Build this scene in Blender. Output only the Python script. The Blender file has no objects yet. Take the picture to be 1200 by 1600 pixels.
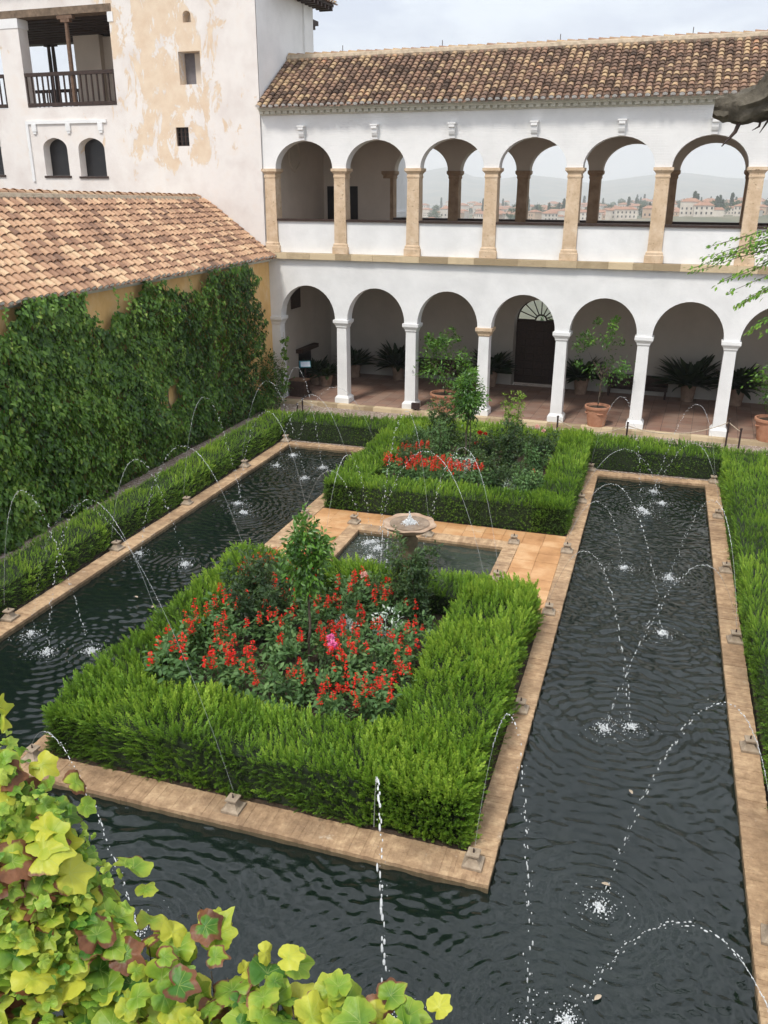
import bpy, math, random
import numpy as np
from mathutils import Vector, Matrix, Euler
random.seed(7); RNG = np.random.default_rng(7)
sc = bpy.context.scene
COL = sc.collection
R_ = math.radians
# ------------------------------------------------------------------ camera
CAM = np.array([13.1259, -26.1319, 6.9402])
cR = Vector((0.94283607, 0.3332403, 0.00332279)); cU = Vector((-0.12222692, 0.33650615, 0.93371526)); cF = Vector((-0.31003342, 0.88074656, -0.35800107))
cam = bpy.data.cameras.new('camera'); camo = bpy.data.objects.new('camera', cam); COL.objects.link(camo)
camo.matrix_world = Matrix(((cR.x, cU.x, -cF.x, CAM[0]), (cR.y, cU.y, -cF.y, CAM[1]), (cR.z, cU.z, -cF.z, CAM[2]), (0, 0, 0, 1)))
cam.sensor_fit = 'VERTICAL'; cam.sensor_height = 24; cam.lens = 1322.0 / 1600 * 24; cam.clip_start = .05; cam.clip_end = 20000
sc.camera = camo
# ------------------------------------------------------------------ world, sun, exposure
SUN_EL, SUN_AZ = R_(56), R_(195)          # azimuth measured from +Y clockwise
w = bpy.data.worlds.new('World'); sc.world = w; w.use_nodes = True
nt = w.node_tree; nt.nodes.clear()
def wn(t, **k):
    n = nt.nodes.new(t)
    for a, b in k.items(): setattr(n, a, b)
    return n
sky = wn('ShaderNodeTexSky', sky_type='NISHITA', sun_disc=False, sun_elevation=SUN_EL, sun_rotation=SUN_AZ, dust_density=3.0)
bg1 = wn('ShaderNodeBackground'); bg1.inputs[1].default_value = .12; nt.links.new(sky.outputs[0], bg1.inputs[0])
tc = wn('ShaderNodeTexCoord'); sep = wn('ShaderNodeSeparateXYZ'); nt.links.new(tc.outputs['Generated'], sep.inputs[0])
mp = wn('ShaderNodeMapping'); mp.inputs['Scale'].default_value = (1, 1, 2.4); nt.links.new(tc.outputs['Generated'], mp.inputs[0])
n1 = wn('ShaderNodeTexNoise'); n1.inputs['Scale'].default_value = 7.5; n1.inputs['Detail'].default_value = 7; n1.inputs['Roughness'].default_value = .52; n1.inputs['Distortion'].default_value = .25
nt.links.new(mp.outputs[0], n1.inputs[0])
cr = wn('ShaderNodeValToRGB'); cr.color_ramp.elements[0].position = .43; cr.color_ramp.elements[0].color = (.0,) * 3 + (1,)
cr.color_ramp.elements[1].position = .64; cr.color_ramp.elements[1].color = (1, 1, 1, 1); nt.links.new(n1.outputs[0], cr.inputs[0])
# cloud deck: brighter overhead (an overcast sky is), white near the horizon
gr = wn('ShaderNodeValToRGB'); e = gr.color_ramp.elements
e[0].position = 0.0; e[0].color = (.74, .75, .77, 1); e[1].position = 1; e[1].color = (.62, .64, .69, 1)
a = e.new(.10); a.color = (.47, .505, .59, 1); a = e.new(.25); a.color = (.44, .49, .59, 1); a = e.new(.5); a.color = (.42, .44, .50, 1)
nt.links.new(sep.outputs[2], gr.inputs[0])
mx = wn('ShaderNodeMix', data_type='RGBA'); nt.links.new(cr.outputs[0], mx.inputs[0]); 
n2 = wn('ShaderNodeMix', data_type='RGBA'); n2.blend_type = 'MIX'
nt.links.new(gr.outputs[0], mx.inputs[6])
wh = wn('ShaderNodeMix', data_type='RGBA', blend_type='MULTIPLY'); wh.inputs[0].default_value = 1; nt.links.new(gr.outputs[0], wh.inputs[6]); wc = wn('ShaderNodeValToRGB'); wc.color_ramp.elements[0].position = .22; wc.color_ramp.elements[0].color = (.66, .65, .60, 1); wc.color_ramp.elements[1].position = .7; wc.color_ramp.elements[1].color = (1.3, 1.3, 1.27, 1); nt.links.new(sep.outputs[2], wc.inputs[0]); wh2 = wn('ShaderNodeMix', data_type='RGBA', blend_type='ADD'); wh2.inputs[0].default_value = 1; nt.links.new(wc.outputs[0], wh2.inputs[6]); nt.links.new(wc.outputs[0], wh2.inputs[7]); nt.links.new(wh2.outputs[2], wh.inputs[7])
nt.links.new(wh.outputs[2], mx.inputs[7])
bg2 = wn('ShaderNodeBackground'); bg2.inputs[1].default_value = 1.25; nt.links.new(mx.outputs[2], bg2.inputs[0])
ms = wn('ShaderNodeMixShader'); ms.inputs[0].default_value = .86
nt.links.new(bg1.outputs[0], ms.inputs[1]); nt.links.new(bg2.outputs[0], ms.inputs[2])
wo = wn('ShaderNodeOutputWorld'); nt.links.new(ms.outputs[0], wo.inputs[0])
sun = bpy.data.lights.new('sun', 'SUN'); sun.energy = 2.1; sun.angle = R_(10); sun.color = (1, .95, .87)
suno = bpy.data.objects.new('sun', sun); COL.objects.link(suno)
sd = Vector((math.sin(SUN_AZ) * math.cos(SUN_EL), math.cos(SUN_AZ) * math.cos(SUN_EL), math.sin(SUN_EL)))
suno.rotation_euler = (-sd).to_track_quat('-Z', 'Y').to_euler(); suno.location = (5, -10, 40)
sc.view_settings.view_transform = 'Standard'; sc.view_settings.look = 'None'; sc.view_settings.gamma = 1; sc.view_settings.exposure = 0.40
cy = sc.cycles
cy.max_bounces = 6; cy.diffuse_bounces = 4; cy.glossy_bounces = 3; cy.transmission_bounces = 3; cy.transparent_max_bounces = 8; cy.volume_bounces = 1
cy.use_adaptive_sampling = True; cy.adaptive_threshold = .02
# ------------------------------------------------------------------ garden frame
SK = R_(1.67410229); gc, gs = math.cos(SK), math.sin(SK)
def G(x, y): return (x * gc - y * gs, x * gs + y * gc)
# ------------------------------------------------------------------ object helpers
def tag(o, label=None, cat=None, group=None, kind=None):
    if label: o['label'] = label
    if cat: o['category'] = cat
    if group: o['group'] = group
    if kind: o['kind'] = kind
    return o
def thing(name, label, cat, loc=(0, 0, 0), rz=0, group=None, garden=False):
    o = bpy.data.objects.new(name, None); COL.objects.link(o); o.empty_display_size = .1
    if garden: x, y = G(loc[0], loc[1]); o.location = (x, y, loc[2]); o.rotation_euler = (0, 0, rz + SK)
    else: o.location = loc; o.rotation_euler = (0, 0, rz)
    return tag(o, label, cat, group)
def copy_tree(o, parent=None):
    c = o.copy(); COL.objects.link(c)
    if parent: c.parent = parent
    for ch in list(o.children): copy_tree(ch, c)
    return c
def place(o, x, y, z=0, rz=0, s=1, garden=True):
    if garden: x, y = G(x, y); rz += SK
    o.location = (x, y, z); o.rotation_euler = (0, 0, rz); o.scale = (s, s, s)
def link(me, name, parent=None, garden=False):
    o = bpy.data.objects.new(name, me); COL.objects.link(o)
    if parent: o.parent = parent
    if garden: o.rotation_euler = (0, 0, SK)
    return o
class MB:
    def __init__(s): s.v = []; s.f = []; s.a = []; s.m = []
    def add(s, V, F, var=None, mi=0):
        b = len(s.v); s.v += [tuple(p) for p in V]; s.f += [tuple(i + b for i in f) for f in F]; s.m += [mi] * len(F)
        s.a += [random.random() if var is None else var] * len(V)
    def box(s, x0, x1, y0, y1, z0, z1, var=None, mi=0, T=None):
        V = [(x, y, z) for z in (z0, z1) for y in (y0, y1) for x in (x0, x1)]
        if T: V = [T @ Vector(p) for p in V]
        s.add(V, [(0, 2, 3, 1), (4, 5, 7, 6), (0, 1, 5, 4), (2, 6, 7, 3), (0, 4, 6, 2), (1, 3, 7, 5)], var, mi)
    def lathe(s, prof, cx=0, cy=0, seg=24, var=None, mi=0, wob=None, cap=True):
        V = []; F = []
        for r, z in prof:
            for k in range(seg):
                a = 2 * math.pi * k / seg; q = r * (wob(a) if wob else 1)
                V.append((cx + q * math.cos(a), cy + q * math.sin(a), z))
        for i in range(len(prof) - 1):
            for k in range(seg):
                k2 = (k + 1) % seg; F.append((i * seg + k, i * seg + k2, (i + 1) * seg + k2, (i + 1) * seg + k))
        if cap:
            F.append(tuple(range(seg))[::-1]); F.append(tuple((len(prof) - 1) * seg + k for k in range(seg)))
        s.add(V, F, var, mi)
    def tube(s, P, r, seg=8, var=None, mi=0, cap=True):
        P = [Vector(p) for p in P]; n = len(P); rr = r if hasattr(r, '__len__') else [r] * n
        V = []; F = []; up = Vector((0, 0, 1))
        for i, p in enumerate(P):
            t = (P[min(i + 1, n - 1)] - P[max(i - 1, 0)]).normalized()
            u = t.cross(up)
            if u.length < .1: u = t.cross(Vector((0, 1, 0)))
            u.normalize(); v = u.cross(t)
            for k in range(seg):
                a = 2 * math.pi * k / seg; V.append(p + (u * math.cos(a) + v * math.sin(a)) * rr[i])
        for i in range(n - 1):
            for k in range(seg):
                k2 = (k + 1) % seg; F.append((i * seg + k, (i + 1) * seg + k, (i + 1) * seg + k2, i * seg + k2))
        if cap and seg > 2: F.append(tuple(range(seg))); F.append(tuple((n - 1) * seg + k for k in range(seg))[::-1])
        s.add(V, F, var, mi)
    def build(s, name, mat, parent=None, garden=False, smooth=False):
        me = bpy.data.meshes.new(name); me.from_pydata(s.v, [], s.f)
        for m in (mat if isinstance(mat, (list, tuple)) else [mat]): me.materials.append(m)
        if isinstance(mat, (list, tuple)): me.polygons.foreach_set('material_index', s.m)
        at = me.attributes.new('var', 'FLOAT', 'POINT'); at.data.foreach_set('value', s.a)
        if smooth:
            me.polygons.foreach_set('use_smooth', [True] * len(me.polygons))
            try: me.set_sharp_from_angle(angle=R_(40))
            except Exception: pass
        me.update(); return link(me, name, parent, garden)
def mesh_np(name, V, Q, mat, parent=None, attrs=None, smooth=False, garden=False, uv=None):
    V = np.asarray(V, np.float32); Q = np.asarray(Q, np.int32); k = Q.shape[1]
    me = bpy.data.meshes.new(name); me.vertices.add(len(V)); me.vertices.foreach_set('co', V.ravel())
    me.loops.add(Q.size); me.loops.foreach_set('vertex_index', Q.ravel())
    me.polygons.add(len(Q)); me.polygons.foreach_set('loop_start', np.arange(0, Q.size, k, dtype=np.int32))
    try: me.polygons.foreach_set('loop_total', np.full(len(Q), k, np.int32))
    except Exception: pass
    if smooth: me.polygons.foreach_set('use_smooth', np.ones(len(Q), bool))
    me.materials.append(mat)
    for n, A in (attrs or {}).items():
        at = me.attributes.new(n, 'FLOAT', 'POINT'); at.data.foreach_set('value', np.asarray(A, np.float32))
    if uv is not None:
        u = me.uv_layers.new(name='UVMap'); u.data.foreach_set('uv', np.asarray(uv, np.float32)[Q.ravel()].ravel())
    me.update(calc_edges=True); me.validate(); return link(me, name, parent, garden)
def nrm(a): return a / np.maximum(np.linalg.norm(a, axis=-1, keepdims=True), 1e-9)
def inst(tv, tq, pos, along, normal, size, var, tvar=None, tip=None):
    """stamp a template (y along, z normal) at every pos; returns V, Q, var"""
    A = nrm(along); X = nrm(np.cross(A, normal)); N = np.cross(X, A)
    size = np.asarray(size).reshape(-1, 1) if np.ndim(size) < 2 else size
    s3 = size if size.shape[1] == 3 else np.repeat(size, 3, 1)
    V = pos[:, None, :] + tv[None, :, 0, None] * (X * s3[:, :1])[:, None, :] + tv[None, :, 1, None] * (A * s3[:, 1:2])[:, None, :] + tv[None, :, 2, None] * (N * s3[:, 2:3])[:, None, :]
    n, m = len(pos), len(tv)
    Q = tq[None] + (np.arange(n) * m)[:, None, None]
    va = np.repeat(np.asarray(var)[:, None], m, 1)
    if tvar is not None: va = va + tvar[None]
    return V.reshape(-1, 3), Q.reshape(-1, tq.shape[1]), va.reshape(-1)
class Cat:
    def __init__(s): s.V = []; s.Q = []; s.A = []; s.n = 0
    def add(s, V, Q, A): s.V.append(V); s.Q.append(Q + s.n); s.A.append(A); s.n += len(V)
    def build(s, name, mat, parent=None, garden=False, smooth=False):
        return mesh_np(name, np.concatenate(s.V), np.concatenate(s.Q), mat, parent, {'var': np.concatenate(s.A)}, smooth, garden)
def vnoise(P, scale, seed):
    r = np.random.default_rng(seed); o = np.zeros(len(P))
    for k in range(6):
        d = r.normal(size=3) * scale * (1 + .45 * k); o += np.sin(P @ d + r.uniform(0, 6.28)) / (1 + .35 * k)
    return o / 2.6
# ------------------------------------------------------------------ materials
class NT:
    def __init__(s, name):
        s.m = bpy.data.materials.new(name); s.m.use_nodes = True; s.t = s.m.node_tree; s.t.nodes.clear()
        s.out = s.t.nodes.new('ShaderNodeOutputMaterial')
    def n(s, ty, ins=None, **props):
        x = s.t.nodes.new(ty)
        for a, b in props.items(): setattr(x, a, b)
        for i, v in (ins or {}).items():
            if isinstance(v, bpy.types.NodeSocket): s.t.links.new(v, x.inputs[i])
            elif isinstance(v, bpy.types.Node): s.t.links.new(v.outputs[0], x.inputs[i])
            else: x.inputs[i].default_value = v
        return x
    def math(s, op, a, b=0.0, c=None, clamp=False):
        d = {0: a, 1: b}
        if c is not None: d[2] = c
        x = s.n('ShaderNodeMath', d, operation=op); x.use_clamp = clamp; return x.outputs[0]
    def coord(s, kind='Object'): return s.n('ShaderNodeTexCoord').outputs[kind]
    def map(s, v, scale=(1, 1, 1), loc=(0, 0, 0), rot=(0, 0, 0)): return s.n('ShaderNodeMapping', {0: v, 1: loc, 2: rot, 3: scale}).outputs[0]
    def noise(s, v, scale, detail=4, rough=.55, dist=0): return s.n('ShaderNodeTexNoise', {'Vector': v, 'Scale': scale, 'Detail': detail, 'Roughness': rough, 'Distortion': dist}).outputs[0]
    def ramp(s, f, stops, interp='LINEAR'):
        x = s.n('ShaderNodeValToRGB', {0: f}); el = x.color_ramp.elements; x.color_ramp.interpolation = interp
        el[0].position = stops[0][0]; el[0].color = tuple(stops[0][1]) + (1,); el[1].position = stops[-1][0]; el[1].color = tuple(stops[-1][1]) + (1,)
        for p, c in stops[1:-1]: y = el.new(p); y.color = tuple(c) + (1,)
        return x.outputs[0]
    def mix(s, f, a, b, blend='MIX'):
        x = s.n('ShaderNodeMix', data_type='RGBA', blend_type=blend); x.clamp_factor = True
        for i, v in ((0, f), (6, a), (7, b)):
            if isinstance(v, bpy.types.NodeSocket): s.t.links.new(v, x.inputs[i])
            else: x.inputs[i].default_value = (tuple(v) + (1,)) if i > 0 and len(v) == 3 else v
        return x.outputs[2]
    def attr(s, name='var'): return s.n('ShaderNodeAttribute', attribute_name=name).outputs['Fac']
    def bump(s, h, strength=.3, dist=.01): return s.n('ShaderNodeBump', {'Strength': strength, 'Distance': dist, 'Height': h}).outputs[0]
    def pbsdf(s, col, rough=.8, normal=None, **k):
        d = {'Base Color': col if isinstance(col, bpy.types.NodeSocket) else tuple(col) + (1,), 'Roughness': rough}
        if normal is not None: d['Normal'] = normal
        d.update(k); return s.n('ShaderNodeBsdfPrincipled', d)
    def done(s, sh): s.t.links.new(sh.outputs[0], s.out.inputs[0]); return s.m
G3 = lambda v: (v, v, v)
def m_simple(name, c1, c2, scale=8, rough=.8, bump=.15, attr=False, spec=.4, bscale=None, aw=.55):
    t = NT(name); v = t.coord(); f = t.noise(v, scale, 6, .6)
    if attr: f = t.math('ADD', t.math('MULTIPLY', f, 1 - aw), t.math('MULTIPLY', t.attr(), aw))
    col = t.ramp(f, [(.3, c1), (.7, c2)])
    return t.done(t.pbsdf(col, rough, t.bump(t.noise(v, bscale or scale * 5, 5, .6), bump, .02), **{'Specular IOR Level': spec}))
def m_leaf(name, stops, rough=.5, transl=.25, spec=.35):
    t = NT(name); f = t.attr(); f = t.math('ADD', f, t.math('MULTIPLY', t.math('SUBTRACT', t.noise(t.coord(), 1.3, 2), .5), .5))
    col = t.ramp(f, stops)
    p = t.pbsdf(col, rough, **{'Specular IOR Level': spec})
    tr = t.n('ShaderNodeBsdfTranslucent', {0: t.mix(.35, col, (.35, .45, .05))})
    return t.done(t.n('ShaderNodeMixShader', {0: transl, 1: p, 2: tr}))
def m_white(name, base=(.80, .79, .77), brick=0.0, dirt=.06):
    t = NT(name); v = t.coord(); n = t.noise(v, 1.1, 6, .6); n3 = t.noise(t.map(v, (3, 3, .7)), 1.3, 5, .65)
    d = tuple(b * (1 - dirt * 2.0) for b in base); col = t.ramp(n, [(.32, d), (.6, base)])
    stain = t.ramp(n3, [(.62, (0, 0, 0)), (.82, (1, 1, 1))])
    col = t.mix(t.math('MULTIPLY', stain, .28), col, (.60, .55, .48))
    h = t.math('ADD', t.noise(v, 14, 5, .6), t.math('MULTIPLY', t.noise(v, 2.2, 3), 1.5))
    if brick:
        vx = t.n('ShaderNodeSeparateXYZ', {0: v}); cb = t.n('ShaderNodeCombineXYZ', {0: t.math('ADD', vx.outputs[0], vx.outputs[1]), 1: vx.outputs[2]})
        b = t.n('ShaderNodeTexBrick', {'Vector': cb, 'Scale': 1.0, 'Mortar Size': .006, 'Mortar Smooth': .6, 'Brick Width': .29, 'Row Height': .065})
        soft = t.ramp(t.noise(v, .8, 3), [(.4, (0, 0, 0)), (.65, (1, 1, 1))])
        h = t.math('SUBTRACT', h, t.math('MULTIPLY', t.math('MULTIPLY', b.outputs['Fac'], soft), brick))
    return t.done(t.pbsdf(col, .85, t.bump(h, .35, .012), **{'Specular IOR Level': .2}))
M = {}
M['column_shade'] = m_simple('shaded_column_stone', (.26, .17, .10), (.44, .31, .20), 4, .9, .4)  # valley column sandstone with its shade put into the colour
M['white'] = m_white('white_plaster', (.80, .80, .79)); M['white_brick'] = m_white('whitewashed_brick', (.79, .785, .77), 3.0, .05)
M['gallery_shade'] = m_white('shaded_gallery_plaster', (.62, .54, .45), 0, .05)  # upper gallery plaster, the shade inside is part of this colour
M['lower_shade'] = m_white('shaded_lower_plaster', (.47, .44, .39), 0, .05)  # white plaster darkened in colour to carry the lower gallery's shade
M['cornice'] = m_simple('cornice_plaster', (.50, .48, .40), (.64, .62, .54), 4, .9)
def m_tower():
    t = NT('peeling_plaster'); v = t.coord(); s = t.n('ShaderNodeSeparateXYZ', {0: v})
    n = t.noise(t.map(v, (1.25, 1, .6)), 1.25, 10, .74, .5)
    # worn patches keep to the middle of the wall: wider towards the top
    gx = t.math('SUBTRACT', 1.0, t.math('ABSOLUTE', t.math('DIVIDE', t.math('ADD', s.outputs[0], 3.5), 3.0)), clamp=True)
    gz = t.ramp(s.outputs[2], [(0, G3(0)), (1, G3(1))]); gzz = t.math('MULTIPLY', t.math('SUBTRACT', s.outputs[2], 7.1), 1.6, clamp=True)
    m = t.math('ADD', n, t.math('MULTIPLY', t.math('MULTIPLY', gx, gzz), .19))
    m2 = t.math('MULTIPLY', gzz, t.math('MULTIPLY', t.math('ADD', gx, .05), 1.0), clamp=True)
    mask = t.ramp(t.math('MULTIPLY', m, t.math('GREATER_THAN', m2, .0)), [(.615, G3(0)), (.63, G3(1))])
    base = t.ramp(t.noise(v, .9, 6, .6), [(.3, (.66, .60, .56)), (.55, (.76, .72, .68)), (.75, (.74, .66, .59))])
    col = t.mix(mask, base, t.ramp(t.noise(v, 2.5, 5), [(.3, (.66, .51, .37)), (.7, (.74, .62, .48))]))
    h = t.math('SUBTRACT', t.noise(v, 9, 5), t.math('MULTIPLY', mask, .9))
    return t.done(t.pbsdf(col, .9, t.bump(h, .4, .012), **{'Specular IOR Level': .15}))
M['tower'] = m_tower(); M['grey_shutter'] = m_simple('grey_shutter', (.13, .12, .13), (.18, .17, .175), 6, .7, .1)
def m_ochre():
    t = NT('ochre_plaster'); v = t.coord(); n = t.noise(t.map(v, (1, 1, .6)), 1.6, 8, .65)
    col = t.ramp(n, [(.3, (.60, .36, .14)), (.5, (.72, .46, .19)), (.62, (.74, .52, .27)), (.72, (.70, .62, .50))])
    return t.done(t.pbsdf(col, .9, t.bump(t.noise(v, 12, 5), .4, .015), **{'Specular IOR Level': .15}))
M['ochre'] = m_ochre()
def m_sandstone():
    t = NT('sandstone'); v = t.coord(); n = t.noise(v, 3, 7, .65); p = t.noise(t.map(v, (1, 1, 1.6)), 17, 3, .5)
    pit = t.ramp(p, [(.30, G3(1)), (.36, G3(0))]); col = t.ramp(n, [(.3, (.50, .36, .23)), (.55, (.64, .49, .34)), (.75, (.72, .60, .46))])
    col = t.mix(t.math('MULTIPLY', pit, .7), col, (.22, .14, .08))
    return t.done(t.pbsdf(col, .9, t.bump(t.math('SUBTRACT', t.noise(v, 25, 5), pit), .6, .015), **{'Specular IOR Level': .15}))
M['sandstone'] = m_sandstone()
M['stone_course'] = m_simple('stone_course', (.34, .26, .16), (.60, .48, .31), 5, .9, .5, True)
def m_tile(name, stops, lich=.4):
    t = NT(name); v = t.coord(); n = t.noise(v, 9, 5, .6); f = t.math('ADD', t.math('ADD', t.math('MULTIPLY', t.attr(), .8), .08), t.math('ADD', t.math('MULTIPLY', t.math('SUBTRACT', n, .5), .28), t.math('MULTIPLY', t.math('SUBTRACT', t.noise(v, .75, 5, .65), .5), .9)))
    col = t.ramp(f, stops); l = t.ramp(t.noise(v, 6, 8, .72), [(.56, G3(0)), (.66, G3(1))])
    col = t.mix(t.math('MULTIPLY', l, lich), col, (.20, .17, .13))
    return t.done(t.pbsdf(col, .88, t.bump(t.noise(v, 40, 4), .3, .01), **{'Specular IOR Level': .2}))
M['tile_a'] = m_tile('aged_roof_tile', [(0, (.07, .048, .036)), (.18, (.13, .085, .06)), (.36, (.20, .13, .095)), (.55, (.28, .17, .115)), (.72, (.35, .24, .15)), (.88, (.46, .33, .19)), (1, (.42, .20, .12))])
M['tile_b'] = m_tile('warm_roof_tile', [(0, (.16, .10, .075)), (.2, (.30, .175, .115)), (.45, (.43, .26, .165)), (.7, (.54, .345, .215)), (.9, (.63, .46, .29)), (1, (.46, .25, .16))], .5)
M['tile_end'] = m_simple('lime_filled_tile_end', (.74, .72, .68), (.88, .87, .84), 20, .9)
M['mortar'] = m_simple('roof_mortar', (.30, .24, .17), (.55, .45, .33), 7, .95, .6)
M['wood_dark'] = m_simple('dark_wood', (.022, .012, .009), (.055, .030, .021), 14, .6, .3)
M['wood_brown'] = m_simple('weathered_wood', (.09, .05, .03), (.20, .12, .075), 10, .7, .4)
M['beam'] = m_simple('beam_wood', (.10, .07, .045), (.24, .17, .115), 7, .8, .4)
M['iron'] = m_simple('rusty_iron', (.02, .013, .012), (.06, .035, .03), 20, .6)
M['dark_glass'] = m_simple('dark_shutter', (.008, .008, .010), (.016, .015, .016), 5, .35)
def m_floor():
    t = NT('gallery_floor_tile'); v = t.coord(); b = t.n('ShaderNodeTexBrick', {'Vector': t.map(v, rot=(0, 0, .02)), 'Color1': (.24, .125, .09, 1), 'Color2': (.36, .23, .17, 1), 'Mortar': (.09, .06, .05, 1), 'Scale': 1, 'Mortar Size': .008, 'Brick Width': .44, 'Row Height': .44, 'Bias': .1}, offset=0.0)
    col = t.mix(t.math('MULTIPLY', t.ramp(t.noise(v, 1.7, 6, .65), [(.35, G3(0)), (.7, G3(1))]), .6), b.outputs[0], (.30, .24, .20))
    return t.done(t.pbsdf(col, .6, t.bump(b.outputs[1], .3, -.005), **{'Specular IOR Level': .35}))
M['floor'] = m_floor()
def m_gravel(name, cs):
    t = NT(name); v = t.coord(); vo = t.n('ShaderNodeTexVoronoi', {'Vector': v, 'Scale': 34.0}); c = t.n('ShaderNodeSeparateColor', {0: vo.outputs['Color']})
    col = t.ramp(c.outputs[0], cs); col = t.mix(t.ramp(t.noise(v, .9, 5, .6), [(.45, G3(0)), (.75, G3(.5))]), col, (.22, .17, .12))
    h = t.math('SUBTRACT', t.math('MULTIPLY', c.outputs[1], .6), vo.outputs['Distance'])
    return t.done(t.pbsdf(col, .9, t.bump(h, .9, .02), **{'Specular IOR Level': .2}))
M['gravel'] = m_gravel('gravel', [(0, (.17, .12, .09)), (.35, (.33, .25, .20)), (.7, (.44, .36, .30)), (1, (.58, .52, .46))])
def m_kerb():
    t = NT('edging_brick'); v = t.coord(); f = t.math('ADD', t.math('MULTIPLY', t.noise(v, 7, 7, .7), .75), t.math('MULTIPLY', t.attr(), .25))
    col = t.ramp(f, [(.3, (.22, .14, .08)), (.5, (.42, .28, .165)), (.68, (.64, .46, .28))])
    dirt = t.ramp(t.noise(v, 1.1, 8, .7), [(.46, G3(0)), (.66, G3(1))]); col = t.mix(t.math('MULTIPLY', dirt, .62), col, (.20, .135, .085))
    li = t.ramp(t.noise(v, 4.2, 8, .75), [(.62, G3(0)), (.68, G3(1))]); col = t.mix(t.math('MULTIPLY', li, .45), col, (.66, .60, .50))
    z = t.n('ShaderNodeSeparateXYZ', {0: v}).outputs[2]; wet = t.math('LESS_THAN', z, -.055); col = t.mix(t.math('MULTIPLY', wet, .75), col, (.06, .055, .03))
    return t.done(t.pbsdf(col, .88, t.bump(t.noise(v, 28, 6, .7), .9, .02), **{'Specular IOR Level': .25}))
M['kerb'] = m_kerb()
def m_paving():
    t = NT('terracotta_paving'); v = t.coord(); f = t.math('ADD', t.math('MULTIPLY', t.noise(v, 2.2, 6, .6), .8), t.math('MULTIPLY', t.attr(), .2))
    col = t.ramp(f, [(.3, (.34, .17, .07)), (.5, (.50, .27, .12)), (.68, (.60, .38, .20)), (.8, (.62, .47, .33))])
    return t.done(t.pbsdf(col, t.ramp(t.noise(v, 1.2, 4), [(.4, G3(.4)), (.6, G3(.75))]), t.bump(t.noise(v, 20, 4), .2, .01), **{'Specular IOR Level': .4}))
M['paving'] = m_paving()
M['soil'] = m_simple('soil', (.035, .024, .016), (.08, .055, .035), 9, .95, .8)
M['nozzle'] = m_simple('nozzle_stone', (.22, .17, .12), (.42, .34, .25), 9, .9, .4)
M['bowl'] = m_simple('bowl_marble', (.30, .19, .12), (.52, .39, .28), 5, .6, .3)
M['bowl_leg'] = m_simple('dark_pedestal_stone', (.06, .06, .03), (.20, .15, .09), 7, .9, .5)  # pedestal in a darker tone than the bowl
M['terracotta'] = m_simple('terracotta_pot', (.36, .16, .09), (.50, .26, .16), 4, .85, .2)
M['old_pot'] = m_simple('old_clay_pot', (.20, .13, .09), (.36, .26, .19), 5, .9, .3)
M['bark'] = m_simple('bark', (.05, .038, .026), (.14, .11, .08), 12, .9, .8)
M['dead_wood'] = m_simple('dead_cypress_wood', (.035, .030, .022), (.17, .15, .115), 6, .9, 1.0, False, .2, 18)
M['rope'] = m_simple('rope', (.35, .28, .2), (.55, .46, .35), 30, .9)
M['blue_board'] = m_simple('board_blue', (.03, .18, .24), (.05, .26, .32), 4, .3, .02)
M['paper'] = m_simple('board_paper', (.45, .52, .62), (.62, .68, .75), 6, .4, .02)
def m_water(name, c1, c2):
    t = NT(name); v = t.coord()
    col = t.ramp(t.noise(v, .45, 3), [(.35, c1), (.7, c2)])
    n = t.noise(t.map(v, (1, 1.7, 1)), 13, 3, .55, .2)
    return t.done(t.pbsdf(col, .035, t.bump(n, .28, .01), IOR=1.33, **{'Specular IOR Level': 1.0}))
M['water'] = m_water('pool_water', (.0045, .0095, .0075), (.008, .0145, .012)); M['water_pale'] = m_water('centre_pool_water', (.030, .040, .032), (.055, .068, .056))
M['shallow'] = (lambda t: t.done(t.pbsdf(t.ramp(t.noise(t.coord(), 8, 4), [(.3, (.14, .10, .07)), (.7, (.32, .24, .17))]), .06, t.bump(t.noise(t.coord(), 26, 2), .4, .01))))(NT('shallow_water'))
def m_drop():
    t = NT('water_drops'); a = t.pbsdf((.90, .93, .94), .08, IOR=1.33, **{'Transmission Weight': .35, 'Specular IOR Level': .9})
    return t.done(t.n('ShaderNodeMixShader', {0: .72, 1: t.n('ShaderNodeBsdfTransparent'), 2: a}))
M['drop'] = m_drop()
M['thread'] = (lambda t: t.done(t.n('ShaderNodeMixShader', {0: .28, 1: t.n('ShaderNodeBsdfTransparent'), 2: t.pbsdf((.8, .84, .86), .1)})))(NT('water_thread'))
M['hedge'] = m_leaf('yew_needles', [(0, (.014, .034, .006)), (.28, (.034, .082, .008)), (.47, (.085, .185, .016)), (.68, (.16, .31, .028)), (1, (.33, .48, .055))], .5, .22)
M['hedge_core'] = m_simple('dark_yew_core', (.010, .018, .007), (.022, .035, .012), 20, .9)
M['ivy'] = m_leaf('creeper_leaves', [(0, (.014, .038, .008)), (.26, (.038, .10, .015)), (.50, (.095, .205, .024)), (.74, (.18, .32, .04)), (1, (.30, .40, .07))], .42, .18, .4)
M['salvia_leaf'] = m_leaf('salvia_leaves', [(0, (.035, .085, .028)), (.5, (.085, .18, .055)), (1, (.18, .30, .10))], .55)
M['rose_leaf'] = m_leaf('rose_leaves', [(0, (.015, .030, .014)), (.35, (.03, .065, .026)), (.7, (.07, .13, .04)), (1, (.20, .26, .07))], .5)
M['lime_leaf'] = m_leaf('lime_leaves', [(0, (.05, .12, .015)), (.5, (.15, .28, .03)), (1, (.34, .45, .07))], .5)
M['orange_leaf'] = m_leaf('orange_leaves', [(0, (.018, .055, .010)), (.4, (.050, .14, .016)), (.75, (.12, .27, .028)), (1, (.26, .42, .06))], .38, .2, .5)
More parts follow.
